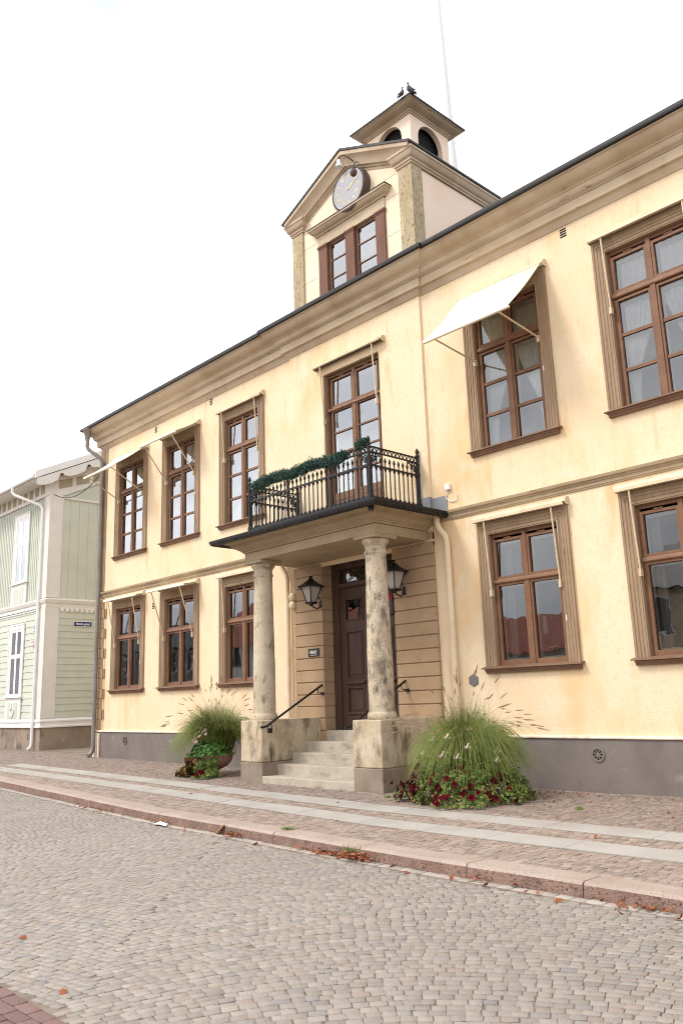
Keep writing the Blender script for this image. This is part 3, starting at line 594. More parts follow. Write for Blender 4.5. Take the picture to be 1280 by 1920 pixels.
steps = [(-1.60, .096), (-1.21, .302), (-.82, .497), (-.43, .692), (-.03, .89)]
ent = None
for i, (y, z) in enumerate(steps):
    y1 = (steps[i+1][0]+.04) if i < 4 else .34
    mb = MB()
    cuts_ = [-1.31, 1.31] if i < 4 else [-1.31, -.62, .3, 1.31]
    for a, b in zip(cuts_[:-1], cuts_[1:]): mb.box(a+.003, b-.003, y, y1, z-.215 if i else -.3, z)
    mb.build('step', m_step, hall, bevel=.012)
for sx in (-1, 1):
    mb = MB(); a, b = sorted((sx*1.30, sx*2.0)); mb.box(a, b, -1.60, -.02, .352, 1.155)
    blk = mb.build('column_block', m_sand, hall, bevel=.02)
    MB().box(a-.004, b+.004, -1.605, -.02, -.3, .348).build('block_foot', m_blkb, blk, bevel=.012)
CX, CY = 1.68, -1.225
for sx in (-1, 1):
    c = MB(); prof = [(0, 1.155), (.325, 1.155), (.338, 1.175), (.345, 1.21), (.338, 1.25), (.322, 1.275), (.305, 1.285), (.302, 1.30)]
    prof += [(.300-.045*max(0, (z-1.9)/2.2)**1.4 if z > 1.9 else .300, z) for z in np.linspace(1.31, 2.392, 9)] + [(.292, 2.398), (.292, 2.402)] + [(.297-.045*max(0, (z-1.9)/2.2)**1.2, z) for z in np.linspace(2.408, 4.08, 16)]
    prof += [(.258, 4.09), (.275, 4.10), (.283, 4.12), (.275, 4.14), (.258, 4.15), (.252, 4.155), (.252, 4.225), (.268, 4.235), (.272, 4.25), (.29, 4.262), (.318, 4.285), (.330, 4.315), (.330, 4.335), (.318, 4.348), (0, 4.348)]
    prof = [(q*.765, h if h < 4 else h+.03*(h-4)/.35) for q, h in prof]
    c.lathe(prof, (sx*CX, CY, 0), n=40)
    col_ = c.build('column', m_col if sx > 0 else m_colp, hall, smooth=True)
    a = MB(); a.box(sx*CX-.285, sx*CX+.285, -1.512, -.94, 4.378, 4.438); a.build('abacus', m_trim, col_, bevel=.004)
EX, EY = 1.955, -1.5
EPATH = [(-EX, 0), (-EX, EY), (EX, EY), (EX, 0)]
mb = MB(); mb.box(-EX, EX, EY, -.055, 4.442, 4.62); mb.build('porch_beam', m_trim, hall, bevel=.004)
ep = [(0, 4.625), (.03, 4.63), (.035, 4.655), (.07, 4.67), (.075, 4.69), (.105, 4.695), (.12, 4.715), (.17, 4.735), (.18, 4.75), (.22, 4.755), (.225, 4.80), (.25, 4.81), (.30, 4.83), (.36, 4.855), (.38, 4.885), (.38, 4.905), (0, 4.95)]
mb = MB().sweep(ep, EPATH); mb.build('porch_cornice', m_trim, hall, smooth=True)
mb = MB().sweep([(.37, 4.87), (.42, 4.82), (.47, 4.805), (.52, 4.825), (.548, 4.88), (.55, 4.918), (.535, 4.922), (.50, 4.91), (.46, 4.895), (.41, 4.905)], EPATH, closed_prof=True); gut = mb.build('porch_gutter', m_roof, hall, smooth=True)
g2 = MB()
for x in np.linspace(-2.1, 2.1, 9): g2.box(x-.012, x+.012, -2.06, -1.9, 4.83, 4.845)
for sx in (-1, 1):
    for y in (-.35, -.8, -1.25): g2.box(sx*2.36 if sx > 0 else -2.52, 2.52 if sx > 0 else -2.36, y-.012, y+.012, 4.83, 4.845)
g2.lathe([(.0, 0), (.05, 0), (.055, .02), (.055, .09), (0, .1)], (2.22, -1.85, 4.76), 12); g2.build('gutter_bracket', m_roof, gut)
mb = MB(); T = [(-2.42, 4.925), (-1.92, 5.085)]
a, b, c, d = (-2.43, -1.98), (2.43, -1.98), (1.90, -1.52), (-1.90, -1.52)
mb.add([(a[0], a[1], 4.925), (b[0], b[1], 4.925), (c[0], c[1], 5.085), (d[0], d[1], 5.085), (2.43, -.01, 4.925), (1.90, -.01, 5.085), (-2.43, -.01, 4.925), (-1.90, -.01, 5.085), (-2.43, -1.98, 4.91), (2.43, -1.98, 4.91), (2.43, -.01, 4.91), (-2.43, -.01, 4.91)],
       [(0, 1, 2, 3), (1, 4, 5, 2), (6, 0, 3, 7), (3, 2, 5, 7), (0, 8, 9, 1), (1, 9, 10, 4), (0, 6, 11, 8), (8, 11, 10, 9)]); mb.build('porch_roof', m_roof, hall)
mb = MB().sweep([(-.005, 4.912), (.012, 4.912), (.012, 4.930), (-.005, 4.932)], [(-2.43, 0), (-2.43, -1.98), (2.43, -1.98), (2.43, 0)], closed_prof=True); mb.build('porch_roof_edge', m_flash, hall)
mb = MB(); mb.box(1.88, 2.07, -.068, -.052, 5.06, 5.29); mb.box(2.075, 2.45, -.016, -.003, 4.94, 5.25); mb.box(2.07, 2.075, -.068, -.003, 5.0, 5.29); mb.build('flashing', m_flash, hall)
# ---- balcony railing
RB, RT, RX, RY, RW = 5.13, 6.13, 1.83, -1.45, -.09
rail = MB(); RP = [(-RX, RW), (-RX, RY), (RX, RY), (RX, RW)]
def bar(mb, z0, z1, w): mb.sweep([(-w, z0), (w, z0), (w, z1), (-w, z1)], RP, closed_prof=True)
bar(rail, RB-.05, RB, .03); bar(rail, RB, RB+.03, .014); bar(rail, RB+.615, RB+.648, .015); bar(rail, RT-.02, RT, .018); bar(rail, RT-.125, RT-.10, .016)
rail = rail.build('balcony_railing', m_iron, hall)
# pierced arcade between the two upper rails and scrolled corner brackets
arc = MB()
def along(p0, p1, n):
    for i in range(n): t = (i+.5)/n; yield (p0[0]+(p1[0]-p0[0])*t, p0[1]+(p1[1]-p0[1])*t)
for p0, p1, n in ((RP[0], RP[1], 13), (RP[1], RP[2], 36), (RP[2], RP[3], 13)):
    dx, dy = (1, 0) if p0[1] == p1[1] else (0, 1)
    for x, y in along(p0, p1, n): arc.tube([(x+dx*.045*math.cos(a), y+dy*.045*math.cos(a), RT-.10+.075*math.sin(a)) for a in np.linspace(0, math.pi, 7)], .0105, 5)
arc.build('arcade', m_iron, rail)
br = MB()
def scroll(mb, c, d, sgn=1):
    """fretwork corner bracket of rings: c = corner under the rail, d = unit direction along the rail"""
    for u, v, r in ((.06, .045, .036), (.14, .04, .032), (.21, .035, .028), (.28, .03, .022), (.055, .125, .034), (.13, .11, .028), (.05, .20, .028), (.19, .09, .02), (.045, .265, .022), (.11, .17, .02)):
        mb.tube([(c[0]+d[0]*(u+r*math.cos(a)), c[1]+d[1]*(u+r*math.cos(a)), c[2]-v+r*math.sin(a)) for a in np.linspace(0, 2*math.pi, 9)], .0115, 5, cap=False)
for c, d in (((RX, RY), (-1, 0)), ((RX, RY), (0, 1)), ((-RX, RY), (1, 0)), ((-RX, RY), (0, 1)), ((RX, RW), (0, -1)), ((-RX, RW), (0, -1))): scroll(br, (c[0], c[1], RT-.12), d)
br.build('bracket', m_iron, rail)
post = MB(); post.tube([(0, 0, RB-.05), (0, 0, RB+.06)], .05, 8); post.tube([(0, 0, RB+.06), (0, 0, RT+.02)], .034, 12); post.tube([(0, 0, RB+.615), (0, 0, RB+.655)], .043, 12); post.tube([(0, 0, RB+.84), (0, 0, RB+.87)], .04, 12)
post.lathe([(0, RT+.02), (.045, RT+.02), (.045, RT+.04), (.016, RT+.055), (.02, RT+.07), (.036, RT+.105), (.03, RT+.145), (.012, RT+.185), (0, RT+.19)], n=10)
p0 = post.build('post', m_iron, rail, smooth=True)
for x, y in RP: (p0 if (x, y) == RP[0] else copy_tree(p0, rail)).location = (x, y, 0)
pk = MB(); pk.tube([(0, 0, RB+.02), (0, 0, RB+.72)], .0125, 6); pk.lathe([(0, RB+.70), (.012, RB+.71), (.028, RB+.755), (.02, RB+.79), (0, RB+.835)], n=6); pk.lathe([(0, RB+.545), (.012, RB+.55), (.032, RB+.60), (.02, RB+.625), (0, RB+.625)], n=6); pk.lathe([(0, RB+.02), (.036, RB+.02), (.03, RB+.055), (.012, RB+.075), (0, RB+.075)], n=6)
k0 = pk.build('picket', m_iron, rail); first = True
for p0_, p1, n in ((RP[0], RP[1], 11), (RP[1], RP[2], 29), (RP[2], RP[3], 11)):
    for x, y in along(p0_, p1, n):
        k = k0 if first else copy_tree(k0, rail); first = False; k.location = (x, y, 0)
st = MB(); st.tube([(0, 0, RB-.03), (0, 0, RT-.05)], .017, 8); s0 = st.build('stanchion', m_iron, rail); s0.location = (-.55, RY, 0); s1 = copy_tree(s0, rail); s1.location = (.66, RY, 0)
# ---- drainpipes, vents
def pipe(name, pts, r, m, parent=hall, clips=()):
    mb = MB(); mb.tube(pts, r, 14)
    for x, y, z in clips: mb.tube([(x, y, z-.02), (x, y, z+.02)], r+.008, 14); mb.tube([(x, y, z), (x, y+.12, z)], .012, 6)
    return mb.build(name, m, parent, smooth=True)
pipe('drainpipe', [(2.28, -.14, 4.86), (2.28, -.14, 4.72), (2.32, -.13, 4.6), (2.43, -.10, 4.45), (2.455, -.09, 4.33), (2.455, -.09, .0)], .058, m_pipe, clips=[(2.455, -.09, 2.6), (2.455, -.09, 1.2)])
pipe('drainpipe', [(-2.42, -.14, 4.86), (-2.42, -.14, 4.60), (-2.37, -.12, 4.48), (-2.27, -.10, 4.33), (-2.25, -.09, 4.2), (-2.25, -.09, .0)], .052, m_pipe, clips=[(-2.25, -.09, 2.6)])
zp = MB(); zp.tube([(-11.62, -.5, 9.78), (-11.62, -.5, 9.62), (-11.58, -.46, 9.52), (-11.33, -.18, 9.22), (-11.29, -.13, 9.08), (-11.29, -.13, .42), (-11.29, -.14, .28), (-11.28, -.22, .16), (-11.28, -.30, .13)], .062, 14)
zp.lathe([(.055, 9.76), (.07, 9.84), (.13, 10.14), (.155, 10.17), (.155, 10.20), (.12, 10.20), (.06, 9.9)], (-11.62, -.5, 0), 18)
for z in (6.6, 4.0, 1.6): zp.tube([(-11.29, -.13, z-.025), (-11.29, -.13, z+.025)], .072, 14)
tag(zp.build('drainpipe', m_zinc, hall, smooth=True), 'grey zinc drainpipe with funnel head')
pipe('service_pipe', [(-11.0, -.055, 4.7), (-11.0, -.055, .86)], .016, m_trim); 
mb = MB(); mb.box(-11.42, -11.20, -.085, -.036, -.05, .78); mb.box(-11.12, -11.05, -.09, -.036, -.05, .76); mb.build('cable_duct', m_cap, hall, bevel=.01)
def slot_vent(x, z):
    mb = MB()
    for k in range(4): mb.box(x-.06, x+.06, -.006, .001, z-.08+k*.045, z-.055+k*.045)
    mb.build('air_vent', m_black, hall)
for x, z in ((-8.26, 9.40), (-5.43, 9.44), (-8.23, 4.23), (5.42, 9.42)): slot_vent(x, z)
def rosette(x, z):
    mb = MB(); mb.lathe([(.115, -.038), (.115, -.048), (.09, -.050), (.088, -.042), (0, -.042)], (x, 0, z), 24, 'y'); r = mb.build('vent_rosette', m_plin, hall)
    d = MB()
    for k in range(8):
        a = k*math.pi/4; a0, a1 = a-.24, a+.24
        d.prism([(x+.028*math.cos(a), z+.028*math.sin(a)), (x+.078*math.cos(a0), z+.078*math.sin(a0)), (x+.078*math.cos(a1), z+.078*math.sin(a1))], 'y', -.0465, -.0425)
    d.build('vent_hole', m_black, r)
rosette(5.14, .56); rosette(-9.58, .58)
mb = MB(); mb.lathe([(.115, 0.), (.115, -.012), (.10, -.018), (0, -.018)], (2.80, 0, 1.775), 6, 'y', R(30)); mb.build('vent_cover', m_grey, hall)

# ---------------------------------------------------------------- dormer and belfry
DY = .10; DX = 1.975
dm = MB(); wall_holes(dm, -DX, DX, 10.2, 12.9, DY, [(-1.05, 1.14, 10.55, 12.36)], .10)
dm.add([(-DX, DY, 12.9), (DX, DY, 12.9), (1.6, DY, 13.25), (0, DY, 13.88), (-1.6, DY, 13.25)], [(0, 1, 2, 3, 4)])
for z in (11.45, 12.55, 13.1): pass
dm = dm.build('dormer', mat('dormer_boarding', P(251, 234, 208, .84), .85, (P(248, 226, 196, .84), 1.2, .42, .68), [(P(200, 170, 130), 14, .70, .76, (1, 1, .3))], .08, 60), hall)
for sx in (-1, 1): xx = sx*(DX-.01); MB().quad((xx, DY, 10.2), (xx, 5.2, 10.2), (xx, 5.2, 13.0), (xx, DY, 13.0)).build('dormer_side', m_side, dm)
bl = MB()
for z in (11.35, 12.25, 12.75, 13.3):
    for a, b in ((-1.9, -1.15), (1.2, 1.9)) if z < 12.6 else ((-1.5 if z < 13 else -.9, -.05), (.65, 1.5 if z < 13 else 1.3)): bl.box(a, b, DY-.0035, DY+.002, z-.004, z+.004)
bl.build('board_joint', m_gtan, dm)
for sx in (-1, 1): a, b = sorted((sx*1.60, sx*(DX+.012))); MB().box(a, b, DY-.05, DY+.30, 10.2, 12.78).build('dormer_pilaster', m_ochre, dm, bevel=.008)
# side cornice, returning on the pilasters, and the raking cornice of the gable
dp = [(0, 12.74), (.016, 12.745), (.024, 12.79), (.044, 12.80), (.048, 12.85), (.068, 12.86), (.095, 12.90), (.12, 12.965), (.13, 13.0), (.145, 13.005), (.145, 13.06), (0, 13.09)]
co = MB()
co.sweep(dp, [(1.58, DY+.12), (1.58, DY-.055), (DX+.015, DY-.055), (DX+.015, 5.0)]); co.sweep(dp, [(-DX-.015, 5.0), (-DX-.015, DY-.055), (-1.58, DY-.055), (-1.58, DY+.12)])
rk = [(-.42, -.02), (-.42, .015), (-.37, .02), (-.36, .05), (-.32, .06), (-.31, .11), (-.27, .12), (-.20, .15), (-.12, .20), (-.09, .24), (0, .24), (0, -.02)]
co.sweep([(o, h-DY) for o, h in rk], [(DX+.12, 13.115), (0, 14.03), (-DX-.12, 13.115)], 'xz', closed_prof=True)
co.build('dormer_cornice', m_corn, dm, smooth=True)
ro = MB(); e = DX+.17
ro.add([(-e, -.16, 13.085), (0, -.16, 14.04), (e, -.16, 13.085), (-e, 6.0, 13.085), (0, 6.0, 14.04), (e, 6.0, 13.085), (-e, -.16, 13.14), (0, -.16, 14.10), (e, -.16, 13.14), (-e, 6.0, 13.14), (0, 6.0, 14.10), (e, 6.0, 13.14)],
       [(6, 7, 10, 9), (7, 8, 11, 10), (0, 1, 7, 6), (1, 2, 8, 7), (2, 5, 11, 8), (0, 6, 9, 3), (0, 3, 4, 1), (1, 4, 5, 2)]); ro.build('dormer_roof', m_roof, dm)
# dormer window between three posts, moulded hood above
wz = MB()
for a, b in ((-1.04, -.75), (-.125, .165), (.85, 1.14)):
    wz.box(a, b, DY-.045, DY+.08, 10.3, 11.98); wz.box(a-.012, b+.012, DY-.055, DY+.06, 11.98, 12.02); wz.box(a-.025, b+.025, DY-.07, DY+.06, 12.02, 12.07)
wd = wz.build('dormer_window', m_dpost, dm, bevel=.005)
fr = MB()
for a, b in ((-.75, -.125), (.165, .85)):
    frame_boxes(fr, a, b, 10.3, 12.06, .06, DY+.03, DY+.08)
    for z in (11.60, 11.13, 10.66): fr.box(a+.06, b-.06, DY+.04, DY+.07, z-.014, z+.014)
fr.build('sash', m_frame, wd, bevel=.003)
gl = MB(); ing = MB()
for a, b in ((-.75, -.125), (.165, .85)):
    gl.quad((a+.05, DY+.06, 10.35), (b-.05, DY+.06, 10.35), (b-.05, DY+.06, 12.01), (a+.05, DY+.06, 12.01)); frame_boxes(ing, a+.04, b-.0, 10.3, 12.04, .07, DY+.16, DY+.2)
gl.build('pane', g_up, wd, recalc=False); ing.build('inner_sash', m_inner, wd)
MB().box(-1.2, 1.25, DY+.9, DY+.95, 10.3, 12.5).build('room_interior', m_dark, wd)
hd = MB(); hd.box(-1.045, 1.145, DY-.04, DY+.1, 12.072, 12.36)
hp = [(0, 12.34), (.03, 12.345), (.035, 12.375), (.075, 12.39), (.12, 12.43), (.15, 12.475), (.17, 12.48), (.17, 12.52), (0, 12.56)]
hd.sweep(hp, [(-1.07, DY+.1), (-1.07, DY-.045), (1.17, DY-.045), (1.17, DY+.1)]); hd.build('hood', m_corn, dm, smooth=True)
MB().box(-1.255, 1.355, DY-.225, DY, 12.525, 12.538).build('hood_flashing', m_roof, dm)
# belfry
BX, BY0, BY1, BZ = .73, 1.60, 3.06, 15.55
bf = MB()
def arch_face(mb, org, ux, w, z0, z1, aw, za, depth_dir, depth, n=18):
    """wall of width w with a round-headed opening of half-width aw springing at za, with its reveal"""
    pt = lambda s, z, d=0: (org[0]+ux[0]*s+depth_dir[0]*d, org[1]+ux[1]*s+depth_dir[1]*d, z)
    h = w/2
    for a, b in ((-h, -aw), (aw, h)): mb.quad(pt(a, z0), pt(b, z0), pt(b, z1), pt(a, z1))
    an = np.linspace(math.pi, 0, n+1); cs = [(aw*math.cos(a), za+aw*math.sin(a)) for a in an]
    for p, q in zip(cs[:-1], cs[1:]):
        mb.quad(pt(p[0], p[1]), pt(q[0], q[1]), pt(q[0], z1), pt(p[0], z1)); mb.quad(pt(p[0], p[1]), pt(p[0], p[1], depth), pt(q[0], q[1], depth), pt(q[0], q[1]))
    for s in (-aw, aw): mb.quad(pt(s, z0), pt(s, z0, depth), pt(s, za, depth), pt(s, za))
    mb.quad(pt(-aw, z0), pt(aw, z0), pt(aw, z0, depth), pt(-aw, z0, depth))
BW_ = BY1-BY0; bc = (BY0+BY1)/2
arch_face(bf, (0, BY0), (1, 0), 2*BX, 13.2, BZ, .43, 15.06, (0, 1), .13); arch_face(bf, (BX, bc), (0, 1), BW_, 13.2, BZ, .46, 15.0, (-1, 0), .13)
arch_face(bf, (0, BY1), (-1, 0), 2*BX, 13.2, BZ, .43, 15.06, (0, -1), .13); arch_face(bf, (-BX, bc), (0, -1), BW_, 13.2, BZ, .46, 15.0, (1, 0), .13)
bf = bf.build('belfry', m_side, hall)
ins = MB(); ins.box(-.50, .50, BY0+.20, BY1-.20, 13.2, 15.54); ins.build('belfry_shade_box', m_black, bf)  # black box stands in for the shade inside the arches
si = MB(); si.box(BX-.10, BX+.05, bc-.50, bc+.50, 14.2, 14.62); si.box(-.48, .48, BY0-.05, BY0+.10, 14.2, 14.62); si.build('belfry_sill', m_roof, bf)
bprof = [(0, 15.52), (.03, 15.525), (.035, 15.56), (.06, 15.57), (.07, 15.60), (.13, 15.62), (.20, 15.645), (.25, 15.675), (.28, 15.70), (.30, 15.705), (.30, 15.735), (0, 15.8)]
sq = [(0, BY0), (BX, BY0), (BX, BY1), (-BX, BY1), (-BX, BY0), (0, BY0)]
MB().sweep(bprof, sq, caps=False).build('belfry_cornice', m_corn, bf, smooth=True)
br_ = MB(); o = BX+.325; c0 = [(-o, bc-o), (o, bc-o), (o, bc+o), (-o, bc+o)]
br_.v = [(x, y, 15.725) for x, y in c0]+[(x, y, 15.765) for x, y in c0]+[(x*.5, bc+(y-bc)*.5, 15.90) for x, y in c0]+[(0, bc, 16.25)]; br_.mi = []
br_.f = [(3, 2, 1, 0)]+[(i, (i+1) % 4, 4+(i+1) % 4, 4+i) for i in range(4)]+[(4+i, 4+(i+1) % 4, 8+(i+1) % 4, 8+i) for i in range(4)]+[(8+i, 8+(i+1) % 4, 12) for i in range(4)]; br_.mi = [0]*len(br_.f)
br_.build('belfry_roof', m_roof, bf)
# clock with gilt numerals
ck = thing('wall_clock', 'round grey clock with faded gilt numerals in a deep brown drum on the dormer gable', 'clock', (.20, DY, 12.95))
FR = .505
MB().lathe([(0, 0), (FR+.02, 0), (FR+.03, -.02), (FR+.03, -.20), (FR, -.215), (FR-.012, -.20), (0, -.20)], n=48, axis='y').build('drum', m_drum, ck, smooth=True)
face_ = MB().lathe([(0, -.203), (FR-.02, -.203), (FR-.02, -.206), (0, -.206)], n=48, axis='y').build('clock_face', m_clock, ck)
num = ['XII', 'I', 'II', 'III', 'IIII', 'V', 'VI', 'VII', 'VIII', 'IX', 'X', 'XI']
def stroke(mb, p, q, w, y0, y1):
    d = Vector((q[0]-p[0], q[1]-p[1])).normalized(); nn = Vector((-d.y, d.x))*w
    mb.prism([(p[0]+nn.x, p[1]+nn.y), (q[0]+nn.x, q[1]+nn.y), (q[0]-nn.x, q[1]-nn.y), (p[0]-nn.x, p[1]-nn.y)], 'y', y0, y1)
for i, s in enumerate(num):
    nb = MB()
    a = R(90-30*i); rad = Vector((math.cos(a), math.sin(a))); tan = Vector((math.sin(a), -math.cos(a)))
    w = {'I': .022, 'V': .05, 'X': .05}; tot = sum(w[c] for c in s); x = -tot/2
    for c in s:
        xc = x+w[c]/2; x += w[c]; A0 = lambda u, v: tuple(rad*(.335+v)+tan*u)
        if c == 'I': stroke(nb, A0(xc, -.045), A0(xc, .045), .006, -.2095, -.206)
        elif c == 'V': stroke(nb, A0(xc-.018, .045), A0(xc, -.045), .006, -.2095, -.206); stroke(nb, A0(xc+.018, .045), A0(xc, -.045), .003, -.2093, -.206)
        else: stroke(nb, A0(xc-.018, .045), A0(xc+.018, -.045), .006, -.2095, -.206); stroke(nb, A0(xc+.018, .045), A0(xc-.018, -.045), .003, -.2093, -.206)
    nb.build('numeral', m_gold, face_)
for ang, ln, w, nm in ((R(62), .30, .008, 'minute_hand'), (R(70), .18, .012, 'hour_hand')):
    h = MB(); d = (math.sin(ang), math.cos(ang)); stroke(h, (-d[0]*.06, -d[1]*.06), (d[0]*ln, d[1]*ln), w, -.216 if nm[0] == 'm' else -.2135, -.2145 if nm[0] == 'm' else -.212); h.build(nm, m_gold, ck)
MB().lathe([(0, -.2), (.028, -.2), (.02, -.222), (0, -.224)], n=14, axis='y').build('hub', m_gold, ck)
fl = thing('floodlight', 'small white floodlight on a bracket at the gable peak', 'light', (.05, -.22, 13.66))
MB().lathe([(0, .07), (.045, .065), (.05, .0), (.085, -.10), (.085, -.115), (0, -.11)], n=16).build('lamp_head', m_white, fl, smooth=True)
fb = MB(); fb.tube([(0, 0, .06), (.05, -.03, .12), (.16, -.02, .10), (.26, .05, .02), (.30, .2, -.05)], .014, 6); fb.build('bracket', m_drum, fl)
gb = thing('spotlight', 'small dark globe spotlight hanging in front of the clock top', 'light', (.62, -.33, 13.05))
MB().lathe([(.0, -.09), (.045, -.085), (.075, -.05), (.085, 0), (.075, .045), (.05, .07), (.05, .11), (0, .115)], n=18).build('lamp_head', m_drum, gb, smooth=True)
MB().tube([(0, 0, .1), (-.02, .05, .25), (-.1, .2, .42), (-.2, .40, .55)], .012, 6).build('bracket', m_iron, gb)
# flagpole behind the belfry
fp = thing('flagpole', 'tall white flagpole rising from the roof behind the belfry', 'flagpole', (-.58, 5.0, 12.8))
mb = MB(); mb.tube([(0, 0, 0), (-.04, 0, 3.6), (-.10, 0, 6), (-.17, 0, 9), (-.26, 0, 13)], [.15, .145, .12, .085, .06], 16); mb.build('pole', mat('pole_white', (.74, .74, .75), .5), fp, smooth=True)
mb = MB(); mb.tube([(.13, -.05, 2.6), (.17, -.07, 3.4), (.10, -.06, 4.5), (.02, -.05, 7), (-.15, -.05, 12)], .008, 5); mb.build('halyard', m_white, fp)
# two pigeons on the belfry roof
def pigeon(label, loc, rz, pitch=25, sc=1.):
    t = thing('pigeon', label, 'pigeon', loc, rz, 'pigeons on the belfry roof')
    secs = [(-.20, .02, .035, .006), (-.15, .035, .032, .010), (-.10, .05, .04, .022), (-.04, .075, .056, .048), (.02, .09, .062, .062), (.07, .105, .056, .058), (.10, .135, .040, .042), (.115, .165, .029, .030), (.13, .19, .027, .028), (.15, .20, .022, .022), (.168, .198, .009, .009), (.185, .192, .003, .003)]
    mb = MB(); n = 12
    for x, z, rw, rh in secs:
        for j in range(n): a = 2*math.pi*j/n; mb.v.append((x, rw*math.cos(a), z+rh*math.sin(a)))
    k = len(secs); mb.f = [(i*n+j, i*n+(j+1) % n, (i+1)*n+(j+1) % n, (i+1)*n+j) for i in range(k-1) for j in range(n)]+[tuple(range(n)), tuple(range((k-1)*n, k*n))]; mb.mi = [0]*len(mb.f)
    b = mb.build('body', m_pig, t, smooth=True); b.rotation_euler = (0, -R(pitch), 0); b.location = (0, 0, .02)
    w = MB()
    for s in (-1, 1):
        w.lathe([(0, -.17), (.012, -.14), (.03, -.06), (.035, .02), (.02, .06), (0, .07)], (0, 0, 0), 8, 'x')
        w.v[-48:] = [(x, s*.045+y*.4, .085+z) for x, y, z in w.v[-48:]]
    w = w.build('wing', m_pig, t, smooth=True); w.rotation_euler = b.rotation_euler; w.location = b.location
    f = MB()
    for s in (-1, 1): f.tube([(.02, s*.022, .075), (.025, s*.022, .0), (.055, s*.022, -.004)], .005, 5)
    f.build('feet', m_redp, t); t.scale = (sc,)*3; return t
pigeon('dark pigeon standing on the front corner of the belfry roof, tail to the right', (.96, 1.33, 15.78), R(205), 35, 1.15)
pigeon('dark pigeon crouching lower on the belfry eave, left of its mate', (.82, 1.30, 15.77), R(60), 40, .95)

# ---------------------------------------------------------------- lanterns, handrails, signs on the porch wall
def lantern(x, label):
    t = thing('wall_lantern', label, 'lantern', (x, -.33, 3.52), group='black wall lanterns beside the entrance')
    n = 4; ro = R(45)
    f = MB()
    for j in range(4):
        a = ro+j*math.pi/2; f.tube([(.10*math.cos(a), .10*math.sin(a), .05), (.215*math.cos(a), .215*math.sin(a), .385)], .012, 6)
    f.lathe([(0, -.03), (.03, -.03), (.05, .0), (.13, .015), (.14, .05), (0, .05)], n=4, rot=ro); f.build('frame', m_iron, t)
    MB().lathe([(0, .052), (.095, .052), (.205, .375), (0, .375)], n=4, rot=ro).build('lantern_glass', m_frost, t)
    MB().lathe([(0, .375), (.30, .372), (.305, .385), (.22, .42), (.15, .465), (.11, .50), (.065, .515), (.085, .53), (.045, .55), (.03, .575), (.05, .595), (.03, .615), (0, .62)], n=8, rot=R(22.5)).build('roof_cap', m_iron, t)
    b = MB(); b.tube([(0, 0, -.02), (.0, .08, -.06), (0, .17, -.085), (0, .24, -.04), (0, .27, .03)], .014, 8); b.box(-.035, .035, .25, .276, -.05, .10); b.tube([(0, .27, .1), (.0, .22, .17), (0, .25, .2)], .008, 6); b.build('bracket', m_iron, t); return t
lantern(-1.17, 'black lantern with frosted panes left of the entrance door'); lantern(1.28, 'black lantern half hidden behind the right column')
def handrail(x, label, s):
    t = thing('handrail', label, 'handrail', (x, -1.6, 1.0), group='black handrails of the porch steps'); mb = MB()
    mb.tube([(0, -.10, .03), (0, -.04, .025), (0, .06, .05), (0, .2, .13), (0, 1.55, .83), (0, 1.60, .85)], .022, 10); mb.build('rail', m_iron, t, smooth=True)
    b = MB(); b.tube([(0, 1.42, .76), (0, 1.43, .68), (s*.05, 1.46, .655)], .010, 6); b.box(min(s*.03, s*.0), max(s*.03, s*.0)+.06, 1.50, 1.545, .625, .675); b.tube([(0, .16, .10), (0, .17, .0), (s*.05, .17, -.02), (s*.09, .17, -.02)], .010, 6); b.box(min(0, s*.1), max(0, s*.1), .15, .19, -.09, .0); b.build('bracket', m_iron, t); return t
handrail(-1.20, 'slim black handrail sloping up the left block of the porch steps', -1); handrail(1.20, 'slim black handrail passing behind the right column', 1)
sg = thing('name_sign', 'small black sign with white lettering on the brown wall left of the door', 'sign', (-1.43, -.057, 2.52))
MB().box(-.175, .175, -.016, 0, -.085, .085).build('plate', m_sign, sg, bevel=.003)
text_mesh('RÅDHUSET', .085, 'lettering', m_white, sg, (.0, -.018, .005), (R(90), 0, 0), .002, sx=.52)
MB().box(-.105, .105, -.018, -.016, -.058, -.05).build('underline', m_white, sg)
for z, lb in ((3.80, 'upper round cream alarm bell beside the brown wall'), (3.61, 'lower round cream alarm bell beside the brown wall')):
    t = thing('alarm_bell', lb, 'alarm bell', (-2.09, -.03, z), group='alarm bells left of the porch'); MB().lathe([(0, 0), (.085, 0), (.09, -.03), (.085, -.085), (.05, -.115), (0, -.12)], n=20, axis='y').build('shell', m_pipe, t, smooth=True); MB().box(-.06, .06, -.002, .03, -.06, .06).build('back_plate', m_rust, t)
t = thing('junction_box', 'small white junction box with a hanging cable right of the balcony', 'junction box', (2.50, 0, 5.40)); MB().box(-.06, .06, -.06, 0, -.06, .06).build('box', m_white, t, bevel=.008)
MB().tube([(.0, -.03, -.06), (-.05, -.03, -.12), (-.06, -.02, -.20), (0, -.02, -.27), (.10, -.02, -.30), (.18, -.02, -.285), (.20, -.02, -.2), (.19, -.02, -.17)], .009, 6).build('cable', m_white, t)
t = thing('door_notice', 'small red and dark notice on the right door leaf', 'notice', (.64, .20, 3.38)); MB().box(-.09, .09, -.006, 0, .08, .20).build('red_band', m_red, t); MB().box(-.09, .09, -.005, 0, -.2, .08).build('sheet', m_sign, t)
